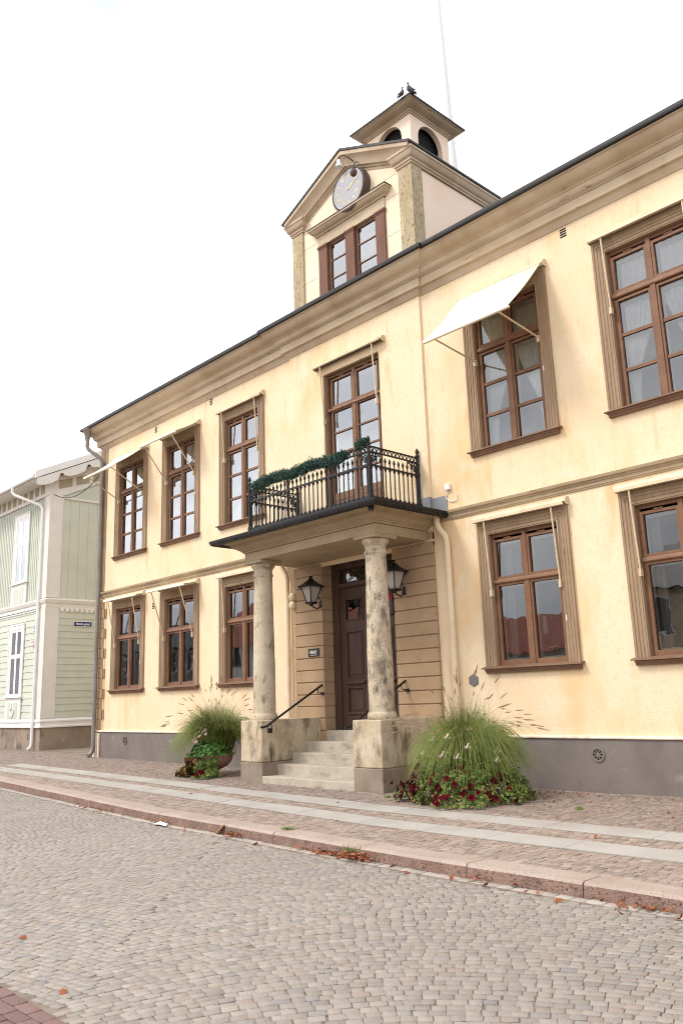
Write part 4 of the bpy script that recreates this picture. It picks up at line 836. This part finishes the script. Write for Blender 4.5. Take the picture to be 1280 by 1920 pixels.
# garland of artificial fir along the balcony rail
def garland(name, label, path, n, rad, group=None):
    mb = MB(); P_ = [Vector(p) for p in path]
    for i in range(n):
        s = random.random()*(len(P_)-1); k = min(int(s), len(P_)-2); p = P_[k].lerp(P_[k+1], s-k)
        d = Vector((random.gauss(0, 1), random.gauss(0, 1), random.gauss(-.15, 1))).normalized(); rr = rad*(.6+.55*abs(math.sin(s*3.1+1)*math.cos(s*1.7)))*random.uniform(.1, 1)
        c = p+d*rr
        for q in range(7):
            e = (d*.6+Vector((random.gauss(0, 1), random.gauss(0, 1), random.gauss(0, 1)))).normalized()*random.uniform(.03, .055); w = e.orthogonal().normalized()*.0055
            mb.quad(c-w, c+w, c+e+w*.5, c+e-w*.5)
    return tag(mb.build(name, m_fir), label, 'garland', group)
gp = [(x, RY-.02, RT-.01+.05*math.sin(x*5.0)-.05*abs(math.sin(x*2.4+.6))) for x in np.linspace(-1.60, 1.22, 15)]
garland('fir_garland', 'shaggy blue-green fir garland wound along the front rail of the balcony', gp, 4600, .135)
garland('fir_sprig', 'small sprig of blue-green fir at the front corner post of the balcony', [(1.58, RY, RT+.04), (1.80, RY, RT+.10)], 420, .10)

# ---------------------------------------------------------------- green wooden house
gh = thing('green_house', 'pale green two-storey wooden house with white trim across the lane', 'house', (-16.2, .4, 0))
GX, GY, DP = -16.2, .4, 9.0
def at(mb): return mb
mb = MB()
mb.box(-14, 0, 0, DP, 1.1, 9.75)
gw = mb.build('wall', m_green, gh)
mb = MB(); mb.add([(0, -.0, 9.75), (0, DP, 9.75), (0, DP/2, 11.95)], [(0, 1, 2)]); mb.build('gable', m_green, gh)
mb = MB(); mb.box(-14, .02, -.02, DP, -.3, .87); mb.build('stone_base', m_gbase, gh)
mb = MB(); mb.sweep([(0, .872), (.07, .875), (.075, .92), (.045, .95), (.045, 1.04), (.07, 1.06), (.075, 1.11), (.04, 1.15), (0, 1.19)], [(-14, 0), (0, 0), (0, DP)]); mb.build('base_moulding', m_white, gh)
mb = MB(); mb.sweep([(0, 5.02), (.03, 5.03), (.03, 5.16), (.06, 5.17), (.09, 5.25), (.10, 5.29), (.0, 5.36)], [(-14, 0), (0, 0), (0, DP)]); mb.build('belt_moulding', m_gpink, gh)
# horizontal boards below, upright boards above
mb = MB(); z = 1.19
while z < 5.0:
    mb.prism([(0, z), (-.022, z), (-.006, z+.225), (0, z+.225)], 'x', -14, -.02); mb.prism([(0, z), (.022, z), (.006, z+.225), (0, z+.225)], 'y', .02, DP) if False else mb.add([(.0, .02, z), (.022, .02, z), (.006, .02, z+.225), (.0, .02, z+.225), (.0, DP, z), (.022, DP, z), (.006, DP, z+.225), (.0, DP, z+.225)], [(0, 1, 2, 3), (7, 6, 5, 4), (0, 4, 5, 1), (1, 5, 6, 2), (2, 6, 7, 3)]); z += .23
mb.build('horizontal_boards', m_green, gh)
mb = MB(); x = -13.9
while x < -.45: mb.box(x, x+.045, -.018, 0, 5.36, 9.1); x += .165
mb.build('upright_battens', m_green, gh)
mb = MB()
for y in np.arange(.75, DP, .36): mb.box(0, .004, y, y+.006, 5.36, 9.02)
mb.build('board_joint', m_gtan, gh)
# corner boards
mb = MB()
for z0, z1 in ((1.18, 5.02), (5.36, 9.12)):
    mb.box(-.42, .035, -.035, 0, z0, z1); mb.box(0, .035, 0, .46, z0, z1)
    for a, b in ((-.42, -.38), (-.06, .035)): mb.box(a, b, -.05, -.035, z0, z1)
    mb.box(.035, .05, -.05, -.0, z0, z1); mb.box(.035, .05, .42, .46, z0, z1)
mb.build('corner_board', m_gpink, gh, bevel=.004)
# scalloped trim under the belt
mb = MB()
for x in np.arange(-13.9, -.5, .115): mb.lathe([(0, -.05), (.05, -.05), (.05, -.02), (0, -.02)], (x, 0, 4.99), 12, 'y')
mb.box(-14, -.4, -.05, -.02, 4.99, 5.03)
for y in np.arange(.56, DP, .19):
    mb.prism([(y-.09, 5.03), (y+.1, 5.03), (y+.1, 4.96), (y+.06, 4.90), (y-.0, 4.88), (y-.05, 4.90), (y-.03, 4.94), (y-.06, 4.97)], 'x', .022, .045)
mb.build('scalloped_trim', m_white, gh)
# frieze under the eave, with panels
mb = MB(); mb.box(-14, .03, -.04, 0, 9.12, 9.68); mb.box(-14, .05, -.07, -.04, 9.10, 9.17)
mb.box(0, .05, .46, DP, 9.02, 9.10)
mb.build('frieze', m_gpink, gh, bevel=.004)
for x in np.arange(-13.8, -.3, .52): MB().box(x, x+.34, -.045, -.038, 9.25, 9.58).build('frieze_panel', m_gtan, gh)
rs = .49
def rake(y): return 9.60+rs*(y+.76) if y < DP/2 else 9.60+rs*(DP-y+.76)
mb = MB(); 
mb.prism([(.0, 9.12), (.46, 9.12), (.46, 9.20), (DP/2, 11.18), (DP/2, 11.9), (0, 9.7)], 'x', .004, .03); mb.prism([(.46, 9.13), (.46, 9.21), (DP/2, 11.19), (DP/2, 11.11)], 'x', .03, .05); gf = mb.build('rake_frieze', m_gpink, gh)
for y in (.26, .93, 1.60, 2.27, 2.94, 3.6):
    z0 = 9.36+rs*.72*(y-.28); MB().add([(.036, y, z0), (.036, y+.52, z0+rs*.36), (.036, y+.52, z0+rs*.36+.33), (.036, y, z0+.33)], [(0, 1, 2, 3)]).build('frieze_panel', m_gtan, gh)
# roof with white rake board and scalloped bargeboard
mb = MB()
for sgn in (1, -1):
    Yf = lambda t: (-.76+t) if sgn > 0 else (DP+.76-t)
    h = DP/2+.76
    v = [(x, Yf(t), 9.66+rs*t+dz) for x in (-14, .36) for t in (0, h) for dz in (0, .09)]
    mb.add(v, [(0, 1, 3, 2), (4, 6, 7, 5), (0, 4, 5, 1), (2, 3, 7, 6), (1, 5, 7, 3), (0, 2, 6, 4)])
mb.build('roof', m_tile, gh)
mb = MB()
for sgn in (1, -1):
    Yf = lambda t: (-.78+t) if sgn > 0 else (DP+.78-t); h = DP/2+.78
    v = [(x, Yf(t), 9.64+rs*t+dz) for x in (.34, .40) for t in (0, h) for dz in (-.10, .16)]
    mb.add(v, [(0, 1, 3, 2), (4, 6, 7, 5), (0, 4, 5, 1), (2, 3, 7, 6), (1, 5, 7, 3), (0, 2, 6, 4)])
mb.build('rake_board', m_white, gh)
mb = MB(); prof = []
for i in range(61):
    t = i/60*(DP/2+.7); ph = (t/1.02) % 1
    dz = .20+.16*math.sin(ph*math.pi)**.6 if ph < .82 else .12
    prof.append((-.72+t, 9.62+rs*t-.08, dz))
for (y0, z0, d0), (y1, z1, d1) in zip(prof[:-1], prof[1:]):
    mb.add([(.345, y0, z0), (.345, y1, z1), (.345, y1, z1-d1), (.345, y0, z0-d0), (.375, y0, z0), (.375, y1, z1), (.375, y1, z1-d1), (.375, y0, z0-d0)], [(0, 1, 2, 3), (7, 6, 5, 4), (3, 2, 6, 7), (0, 4, 5, 1)])
mb.build('bargeboard', m_gpink, gh)
mb = MB(); mb.box(-14, .33, -.70, 0, 9.60, 9.63); mb.build('eave_soffit', m_gpink, gh)
mb = MB(); mb.prism([(-.73, 9.75), (-.80, 9.72), (-.85, 9.64), (-.83, 9.58), (-.77, 9.56), (-.72, 9.6)], 'x', -14, .30); mb.build('gutter', m_white, gh, smooth=True)
mb = MB()
for x in np.arange(-13.9, .2, .12): mb.lathe([(0, -.70), (.045, -.70), (.045, -.68), (0, -.68)], (x, 0, 9.58), 8, 'y')
mb.build('eave_trim', m_white, gh)
pipe('drainpipe', [(-1.62, -.78, 9.60), (-1.62, -.78, 9.42), (-1.55, -.72, 9.30), (-.52, -.16, 8.80), (-.44, -.11, 8.66), (-.44, -.10, .5), (-.44, -.11, .3), (-.44, -.16, .20), (-.45, -.24, .17)], .055, m_white, gh, [(-.44, -.10, 7.2), (-.44, -.10, 4.0), (-.44, -.1, 1.4)])
def gwin(x, z0, z1, tz, apron):
    w = MB(); hw = .50
    for a, b in ((-.05, .05),): w.box(a, b, -.018, -.002, z0, z1)
    frame_boxes(w, -hw, hw, z0, z1, .06, -.02, .0); w.box(-hw+.06, hw-.06, -.024, -.002, tz-.05, tz+.05)
    for sx in (-1, 1):
        a, b = sorted((sx*.05, sx*(hw-.06)))
        frame_boxes(w, a, b, z0+.06, tz-.05, .03, -.015, -.003); frame_boxes(w, a, b, tz+.05, z1-.06, .03, -.015, -.003)
    w = w.build('window', m_white, gh, bevel=.004); w.location = (x, -.024, 0)
    s = MB(); s.sweep([(0, .0), (0, .03), (.03, .034), (.035, .024), (.15, .024), (.155, .042), (.19, .042), (.19, 0)], [(hw, z0), (hw, z1), (-hw, z1), (-hw, z0)], 'xz'); s.box(-hw-.25, hw+.25, -.10, .0, z0-.05, z0); s.build('casing', m_white, w)
    a = MB(); a.box(-hw-.19, hw+.19, -.04, 0, z0-.95, z0-.05); a.build('apron', m_gpink, w, bevel=.004)
    q = MB()
    if apron == 'diamond':
        q.box(-.42, .42, -.046, -.041, z0-.78, z0-.22); q.build('apron_panel', m_green, w)
        d = MB()
        for p, q2 in (((0, .24), (.17, 0)), ((.17, 0), (0, -.24)), ((0, -.24), (-.17, 0)), ((-.17, 0), (0, .24))): stroke(d, (p[0], z0-.5+p[1]), (q2[0], z0-.5+q2[1]), .035, -.075, -.046)
        d.build('apron_diamond', m_white, w)
    else:
        q.box(-.46, -.05, -.046, -.041, z0-.80, z0-.2); q.box(.05, .46, -.046, -.041, z0-.80, z0-.2); q.build('apron_panel', m_green, w)
    p = MB(); p.quad((-hw+.05, -.008, z0+.05), (hw-.05, -.008, z0+.05), (hw-.05, -.008, z1-.05), (-hw+.05, -.008, z1-.05)); p.build('pane', g_far if z0 < 4 else g_up, w, recalc=False)
    MB().quad((-hw+.02, -.003, z0+.02), (hw-.02, -.003, z0+.02), (hw-.02, -.003, z1-.02), (-hw+.02, -.003, z1-.02)).build('room_interior', m_curtg if z0 > 4 else m_dark, w)
for x in (-2.35, -5.6, -8.9): gwin(x, 1.98, 4.40, 3.42, 'diamond'); gwin(x, 6.15, 8.62, 7.62, 'pair')
mb = MB(); 
for k in range(3): mb.box(-.99, -.91, -.025, -.015, .48+k*.06, .52+k*.06)
mb.build('air_vent', m_black, gh)
st = thing('street_sign', 'narrow dark blue street sign with white lettering on the green lane wall', 'sign', (GX+.028, 1.79, 4.46))
MB().box(0, .012, -.34, .34, -.085, .085).build('plate', m_signb, st, bevel=.003)
fr = MB(); 
for a, b, c, d in ((-.355, .355, .08, .095), (-.355, .355, -.095, -.08), (-.355, -.34, -.08, .08), (.34, .355, -.08, .08)): fr.box(-.003, .013, a, b, c, d)
fr.build('rim', m_white, st)
text_mesh('Nikolai gränd', .105, 'lettering', m_white, st, (.014, 0, .0), (R(90), 0, R(90)), .0025, sx=.95)
t = thing('blue_plaque', 'small pale blue plaque on the green street wall above a white hook', 'sign', (GX-.80, GY-.026, 4.30)); MB().box(-.11, .11, -.012, 0, -.07, .09).build('plate', m_sbl, t); MB().box(-.08, .08, -.0135, -.012, .02, .05).build('blue_band', m_signb, t); mb = MB(); mb.tube([(0, 0, -.1), (0, -.05, -.13), (.0, -.03, -.24)], .014, 6); mb.build('hook', m_white, t)
t = thing('red_white_plaque', 'white plaque with red lettering on the green street wall below the blue one', 'sign', (GX-.80, GY-.05, 3.84)); MB().box(-.12, .12, -.06, 0.02, -.12, .08).build('plate', m_white, t, bevel=.004)
mb = MB()
for a, b, c, d in ((-.09, -.065, -.03, .03), (-.03, -.015, -.03, .035), (-.005, .03, -.03, .03), (.04, .055, -.03, .045), (.062, .085, -.03, .03)): mb.box(a, b, -.0615, -.06, c, d)
mb.build('lettering', m_redp, t)
mb = MB(); pa, pb = Vector((GX+.05, GY+.1, 9.12)), Vector((-11.52, .25, 9.3))
mb.tube([pa.lerp(pb, t)-Vector((0, 0, .55*4*t*(1-t))) for t in np.linspace(0, 1, 15)], .014, 6); tag(mb.build('cable', m_iron), 'thin black cable sagging across the lane from the green house to the yellow one', 'cable')

# ---------------------------------------------------------------- planters and plants
def planter(loc, label, r=.47):
    t = thing('planter', label, 'planter', loc, group='stone flower bowls beside the porch')
    MB().lathe([(0, .13), (.20*r/.47, .14), (.33*r/.47, .19), (.43*r/.47, .29), (r, .40), (r+.02, .44), (r+.02, .46), (r-.05, .46), (r-.07, .40), (0, .38)], n=32).build('bowl', m_stone, t, smooth=True)
    MB().lathe([(0, -.03), (.24, -.03), (.24, .02), (.17, .05), (.15, .10), (.19, .145), (0, .145)], n=20).build('foot', m_sand, t, smooth=True); return t
def ribbon(mb, pts, w):
    o = len(mb.v); n = len(pts)
    for i, p in enumerate(pts):
        d = (pts[min(i+1, n-1)]-pts[max(i-1, 0)]).normalized(); sd = d.cross(Vector((.3, -.8, .5))); sd = sd.normalized()*w*(1-.85*(i/(n-1))**1.5)
        mb.v += [tuple(p-sd), tuple(p+sd)]
    for i in range(n-1): mb.f.append((o+2*i, o+2*i+1, o+2*i+3, o+2*i+2)); mb.mi.append(0)
def arc_pts(root, a, reach, h, droop, n=6):
    return [root+Vector((math.cos(a)*reach*t**1.25, math.sin(a)*reach*t**1.25, h*(t*(1+droop)-droop*t*t*(1.15 if droop > .6 else 1)))) for t in (k/n for k in range(n+1))]
def dome_pts(root, a, reach, h, s, e, n=8):
    """blade leaving the root at slope s and ending at height fraction e"""
    return [root+Vector((math.cos(a)*reach*t**1.15, math.sin(a)*reach*t**1.15, h*(s*t+(e-s)*t*t))) for t in (k/n for k in range(n+1))]
def fountain_grass(loc, label, n, hgt, rad, nplume, seed, pl_rad=1.1, front=None):
    rnd = random.Random(seed)
    t = thing('fountain_grass', label, 'ornamental grass', loc, group='fountain grasses in the bowls'); mb = MB()
    for i in range(n):
        a = rnd.uniform(0, 2*math.pi); u = rnd.random()
        root = Vector((rnd.gauss(0, .11), rnd.gauss(0, .11), -.02)); reach = rad*(.06+.94*u**.7)*rnd.uniform(.75, 1.12); h = hgt*rnd.uniform(.52, .86)
        e = 1-1.15*u**1.3+rnd.gauss(0, .10); e = max(e, .75) if front is not None and abs((a-front+math.pi) % (2*math.pi)-math.pi) < .95 else e
        reach *= .75 if front is not None and e >= .75 and u > .3 else 1
        sl = max(e+.1, 1.0+1.75*u+rnd.gauss(0, .15)); a += .12*math.sin(5*a+seed)
        ribbon(mb, dome_pts(root, a, reach, h, sl, e), rnd.uniform(.0026, .0050))
    mb.build('blades', m_blade, t)
    st = MB(); ends = []
    for i in range(nplume):
        a = rnd.uniform(0, 2*math.pi); u = rnd.random()
        root = Vector((rnd.gauss(0, .08), rnd.gauss(0, .08), 0)); p = arc_pts(root, a, pl_rad*rad*(.15+.95*u), hgt*(1.16-.58*u)*rnd.uniform(.84, 1.08), .25+.85*u, 7)
        ribbon(st, p, .0042); ends.append((p[-1], (p[-1]-p[-2]).normalized()))
    st.build('stems', m_plume, t)
    pm = MB(); L_ = .17
    for q in range(150):
        s = rnd.random(); c = Vector((0, 0, s*L_)); aa = rnd.uniform(0, 6.28); rr = .021*math.sin(math.pi*(.12+.85*s))**.7
        e = Vector((math.cos(aa)*rr, math.sin(aa)*rr, .022)); w = Vector((-math.sin(aa), math.cos(aa), 0))*.0018
        pm.quad(c-w, c+w, c+e+w*.4, c+e-w*.4)
    pm.lathe([(0, 0), (.006, .01), (.009, .07), (.006, .15), (0, .175)], n=6)
    first = None
    for e, d in ends:
        if first is None: first = o = pm.build('plume', m_plume, t)
        else: o = first.copy(); COL.objects.link(o); o.parent = t
        d2 = (d+Vector((0, 0, -.12))).normalized(); o.location = e; o.rotation_mode = 'QUATERNION'; o.rotation_quaternion = d2.to_track_quat('Z', 'Y'); s = rnd.uniform(.62, .98); o.scale = (s, s, s*rnd.uniform(.8, 1.15))
    return t
def leaf_cloud(pts, size, rnd, flat=.5, cup=.0):
    """round-ish leaves (six-sided, folded at the midrib) at (point, outward normal) pairs"""
    mb = MB()
    for p, nrm in pts:
        nn = (nrm+Vector((rnd.gauss(0, flat), rnd.gauss(0, flat), rnd.gauss(.25, flat)))).normalized(); a = nn.orthogonal().normalized(); a.rotate(Matrix.Rotation(rnd.uniform(0, 6.28), 3, nn)); b = nn.cross(a); s = size*rnd.uniform(.6, 1.25)
        dp_ = nn*s*.18
        v = [p-a*s, p-a*s*.35+b*s*.75+dp_, p+a*s*.45+b*s*.7+dp_, p+a*s*1.05, p+a*s*.45-b*s*.7+dp_, p-a*s*.35-b*s*.75+dp_]
        mb.add(v, [(0, 1, 2, 3), (0, 3, 4, 5)])
    return mb
def petunia_flower():
    mb = MB(); n = 15
    for r, z in ((.004, -.03), (.010, -.012), (.027, .0)):
        for j in range(n): a = 2*math.pi*j/n; mb.v.append((r*math.cos(a), r*math.sin(a), z))
    for j in range(n): a = 2*math.pi*j/n; rr = .043*(1-.10*abs(math.cos(2.5*a))); mb.v.append((rr*math.cos(a), rr*math.sin(a), .004-.006*math.cos(5*a)))
    mb.f = [(i*n+j, i*n+(j+1) % n, (i+1)*n+(j+1) % n, (i+1)*n+j) for i in range(3) for j in range(n)]; mb.mi = [0]*len(mb.f); return mb
def geranium_head(rnd):
    mb = MB(); mb.tube([(0, 0, -.10), (.005, 0, -.05), (0, 0, .0)], .003, 5)
    for q in range(13):
        d = Vector((rnd.gauss(0, 1), rnd.gauss(0, 1), rnd.uniform(-.1, 1.2))).normalized(); c = Vector((d.x*.055, d.y*.055, d.z*.030+rnd.gauss(0, .008))); d = (d+Vector((rnd.gauss(0, .5), rnd.gauss(0, .5), .2))).normalized(); a = d.orthogonal().normalized(); a.rotate(Matrix.Rotation(rnd.uniform(0, 6), 3, d)); b = d.cross(a); k0 = rnd.uniform(.7, 1.15)
        for k in range(5):
            t = 2*math.pi*k/5+rnd.gauss(0, .15); u = a*math.cos(t)+b*math.sin(t); w = a*-math.sin(t)+b*math.cos(t)
            mb.quad(c, c+(u*.013+w*.008+d*.007)*k0, c+(u*.023+d*.003)*k0, c+(u*.013-w*.008+d*.007)*k0)
    return mb
def flowers(name, mb, m, t, pts, rnd, s0=.8, s1=1.2):
    f0 = None
    for p, nn in pts:
        if f0 is None: f0 = o = mb.build(name, m, t, smooth=(name == 'flower'))
        else: o = f0.copy(); COL.objects.link(o); o.parent = t
        o.location = p; o.rotation_mode = 'QUATERNION'; o.rotation_quaternion = nn.to_track_quat('Z', 'Y'); s = rnd.uniform(s0, s1); o.scale = (s,)*3
def mound(rnd, n, r0, r1, zt, zb, a0=0., a1=2*math.pi, ex=1.):
    out = []
    for _ in range(n):
        a = rnd.uniform(a0, a1); u = rnd.random()**.8; lump = 1+.10*math.sin(a*5+1)*u+.08*math.sin(a*11+u*4)+.09*math.sin(u*11+a*3)+.05*math.sin(a*23)*u
        r = (r0+(r1-r0)*u**.85)*lump*rnd.uniform(.90, 1.02); z = zt+(zb-zt)*u+rnd.gauss(0, .02)
        out.append((Vector((r*math.cos(a)*ex, r*math.sin(a), max(.012, z))), Vector((math.cos(a), math.sin(a), .55)).normalized()))
    return out
rnd = random.Random(3)
# right of the porch
RXC, RYC = 3.72, -1.46; zr = float(gz(RXC, RYC))
planter((RXC, RYC, zr), 'stone flower bowl buried under crimson petunias right of the porch steps')
fountain_grass((RXC, RYC, zr+.42), 'large fountain grass with feathery plumes growing right of the right column', 4600, 1.24, 1.0, 64, 11)
t = thing('petunia', 'mound of crimson petunias spilling to the paving right of the porch', 'petunia', (RXC, RYC, zr))
leaf_cloud(mound(rnd, 6400, .42, 1.0, .64, .0), .025, rnd).build('foliage', m_pleaf, t)
leaf_cloud(mound(rnd, 420, .6, 1.03, .40, .0), .024, rnd).build('withered_leaves', m_dry, t)
fl_ = [(p+n*.035, (n+Vector((rnd.gauss(0, .3), rnd.gauss(0, .3), rnd.gauss(0, .2)))).normalized()) for p, n in mound(rnd, 58, .5, 1.03, .56, .03, R(190), R(350))+mound(rnd, 42, .55, 1.06, .72, .05, R(180), R(240))]
flowers('flower', petunia_flower(), m_pet, t, fl_, rnd, .9, 1.45)
t = thing('geranium', 'pale pink geraniums showing among the grass right of the porch', 'geranium', (RXC, RYC, zr+.4))
leaf_cloud([(Vector((rnd.gauss(0, .30), rnd.gauss(0, .3), rnd.uniform(.0, .30))), Vector((rnd.gauss(0, .5), rnd.gauss(0, .5), 1))) for _ in range(260)], .045, rnd).build('foliage', m_leaf, t)
flowers('flower_head', geranium_head(rnd), m_gpet, t, [(Vector(p), Vector((.1, -.5, .6))) for p in ((-.55, -.42, .30), (-.22, -.55, .52), (.04, -.66, .30), (.40, -.50, .42), (.30, -.62, .28), (.70, -.20, .22), (.1, -.6, .56), (.62, -.1, .34))], rnd, .8, 1.2)
# left of the porch
LXC, LYC = -3.42, -1.33; zl = float(gz(LXC, LYC))
planter((LXC, LYC, zl), 'round stone flower bowl on a low foot left of the porch steps', .46)
fountain_grass((LXC+.02, LYC+.12, zl+.42), 'fountain grass with arching plumes in the bowl left of the porch', 4800, 1.36, 1.18, 62, 5, 1.0, R(318))
t = thing('geranium', 'broad-leaved geranium with pale pink flower heads in the left bowl', 'geranium', (LXC, LYC, zl+.42))
gp_ = []
for _ in range(620):
    a = rnd.uniform(0, 6.28); u = rnd.random()**.5; r = .47*u; gp_.append((Vector((r*math.cos(a)+.05, r*math.sin(a)-.08, .02+.42*(1-u*u)*rnd.uniform(.5, 1.05))), Vector((math.cos(a)*u, math.sin(a)*u, .7)).normalized()))
leaf_cloud(gp_, .052, rnd, .3).build('foliage', m_leaf, t)
flowers('flower_head', geranium_head(rnd), m_gpet, t, [(Vector(p), Vector((.2, -.6, .6))) for p in ((-.10, -.42, .36), (.04, -.46, .34), (.06, -.40, .46), (.12, -.30, .58), (.22, -.34, .50), (-.2, -.3, .52))], rnd, .9, 1.35)
t = thing('petunia', 'sparse trailing petunias, half withered, hanging from the left bowl', 'petunia', (LXC, LYC, zl))
leaf_cloud(mound(rnd, 620, .42, .66, .48, .0, R(165), R(232))+mound(rnd, 560, .42, .62, .46, .02, R(288), R(340)), .03, rnd).build('foliage', m_pleaf, t)
leaf_cloud(mound(rnd, 430, .44, .64, .46, .02, R(190), R(246))+mound(rnd, 150, .45, .5, .47, .34, R(230), R(300)), .032, rnd).build('withered_leaves', m_dry, t)
flowers('flower', petunia_flower(), m_pet, t, [(p+n*.03, n) for p, n in mound(rnd, 12, .55, .80, .2, .0, R(185), R(215))+mound(rnd, 8, .58, .66, .12, .02, R(296), R(318))], rnd, .9, 1.3)

# ---------------------------------------------------------------- fallen leaves, weeds, litter along the kerb
def leaf_shape(mb, p, s, rnd):
    a0 = rnd.uniform(0, 6.28); tilt = Vector((rnd.gauss(0, .45), rnd.gauss(0, .45), 1)).normalized(); a = tilt.orthogonal().normalized(); a.rotate(Matrix.Rotation(a0, 3, tilt)); b = tilt.cross(a)
    pr = [(-1, 0), (-.45, .5), (-.1, .35), (.1, .75), (.4, .35), (1, .0), (.4, -.35), (.1, -.75), (-.1, -.35), (-.45, -.5)]; cu = rnd.uniform(-.2, .55)
    v = [p+a*x*s+b*y*s+tilt*s*cu*(x*x+y*y) for x, y in pr]+[p]
    mb.add(v, [(i, (i+1) % 10, 10) for i in range(10)])
lt = MB()
def drift(x0, x1, n, wy=.10, s=.028, pile=.03):
    for _ in range(n):
        x = rnd.triangular(x0, x1, (x0+x1)/2+.1*(x1-x0)); y = float(kerb_y(x))-.03-abs(rnd.gauss(0, wy)); leaf_shape(lt, Vector((x, y, float(rz_(x))+.012+rnd.random()*pile)), s*rnd.uniform(.6, 1.3), rnd)
drift(3.75, 5.35, 170, .07); drift(4.6, 5.25, 110, .07, pile=.07); drift(2.0, 2.75, 60, .07, pile=.05); drift(.1, .75, 22); drift(7.95, 8.75, 34, .07, .03); drift(6.0, 7.6, 18, .09); drift(-3.5, -.5, 40, .12)
for _ in range(90):
    x = rnd.uniform(4, 9); y = -rnd.uniform(.05, 1.9); leaf_shape(lt, Vector((x, y, float(gz(x, y))+.012)), rnd.uniform(.012, .026), rnd)
for _ in range(40):
    x = rnd.uniform(4.35, 5.2); y = -rnd.uniform(.2, 1.2); leaf_shape(lt, Vector((x, y, float(gz(x, y))+.015)), rnd.uniform(.02, .035), rnd)
o = lt.build('leaf_litter', m_autl); tag(o, 'drift of rusty fallen leaves lying along the kerb', 'leaf litter', kind='stuff')
sp = [(5.9, -5.3), (6.45, -5.25), (6.9, -5.3), (7.35, -5.28), (7.75, -5.38), (8.35, -5.42), (8.8, -5.3), (5.55, -5.15), (1.4, -5.1), (3.2, -5.2), (6.62, -9.35), (5.15, -9.0), (2.1, -2.75), (6.9, -3.25), (-1.2, -3.3)]
for i, (x, y) in enumerate(sp):
    on = y > float(kerb_y(x)); mb = MB(); z = float(gz(x, y)) if on else float(rz_(x)); leaf_shape(mb, Vector((0, 0, .015)), rnd.uniform(.035, .05), rnd)
    o = mb.build('fallen_leaf', m_autl, solid=.002); o.location = (x, y, z); tag(o, 'single fallen rusty leaf lying on the stones apart from the drifts', 'leaf', 'stray fallen leaves')
def weed(x, y, z, label, n, h, spread, m=m_pleaf):
    mb = MB()
    for _ in range(n):
        a = rnd.uniform(0, 6.28); ribbon(mb, arc_pts(Vector((rnd.gauss(0, spread), rnd.gauss(0, spread*.6), 0)), a, h*rnd.uniform(.2, .7), h*rnd.uniform(.5, 1), .5, 4), .004)
    o = mb.build('weed', m); o.location = (x, y, z); tag(o, label, 'weed')
weed(4.82, -5.06, -.25, 'green weed tuft among the leaves at the foot of the kerb', 60, .16, .05); weed(2.35, -4.92, -.25, 'small weed at the foot of the kerb beside a bark scrap', 34, .09, .04)
weed(3.27, -4.72, -.115, 'low moss tuft in the joint between two kerbstones', 120, .025, .06); weed(2.45, -1.95, -.05, 'tiny weed in the paving before the porch steps', 40, .05, .03); weed(5.7, -1.6, -.04, 'tiny weed in the paving right of the petunias', 40, .05, .03)
mb = MB(); mb.add([(-.16, 0, .01), (-.05, .05, .05), (.1, .06, .03), (.2, .02, .04), (.22, -.03, .01), (.05, -.04, .03), (-.08, -.05, .015)], [(0, 1, 5, 6), (1, 2, 5), (2, 3, 4, 5)]); o = mb.build('paper_scrap', m_paper, solid=.004); o.location = (.58, -5.02, -.25); tag(o, 'crumpled white paper scrap against the kerb', 'litter')
mb = MB(); mb.add([(-.1, 0, .0), (.0, -.05, .0), (.09, .02, .12), (.02, .07, .10)], [(0, 1, 2, 3)]); o = mb.build('bark_scrap', m_dry, solid=.012); o.location = (2.05, -4.95, -.245); tag(o, 'curled brown bark scrap leaning at the kerb', 'litter')

# ---------------------------------------------------------------- houses across the street (only mirrored in the panes)
def far_house(x0, x1, y, hw_, hr, mw, mr, label, nwin, floors):
    t = thing('opposite_house', label, 'house', ((x0+x1)/2, y, -.3)); w = (x1-x0)/2
    MB().box(-w, w, -9, 0, 0, hw_+.3).build('wall', mw, t)
    MB().prism([(.5, hw_+.2), (-4.5, hr+.3), (-9.5, hw_+.2)], 'x', -w-.3, w+.3).build('roof', mr, t)
    f = MB(); g_ = MB()
    for k in range(nwin):
        x = -w+(k+.5)*2*w/nwin
        for fl in range(floors):
            z = 1.2+fl*3.1; frame_boxes(f, x-.6, x+.6, z, z+1.7, .1, .0, .05); g_.quad((x-.52, .02, z+.08), (x+.52, .02, z+.08), (x+.52, .02, z+1.62), (x-.52, .02, z+1.62))
    f.build('window_frame', m_white, t); g_.build('window_pane', m_dark, t)
far_house(-7, 6, -25, 6.2, 8.8, m_pipe, m_roof, 'yellow two-storey house with dark roof mirrored in the right-hand ground-floor window', 5, 2)
far_house(-26, -8, -25, 3.6, 6.0, m_gpink, m_tile, 'low pale house with red tiled roof mirrored in the window with the lamp shade', 6, 1)
far_house(-43, -27, -25, 5.6, 9.4, m_gpink, m_tile, 'pale house with red tiled roof mirrored in the window behind the left column', 6, 2)
far_house(-64, -44, -25, 6.0, 8.6, m_plin, m_roof, 'grey house with dark roof mirrored in the two ground-floor windows at the left corner', 8, 2)
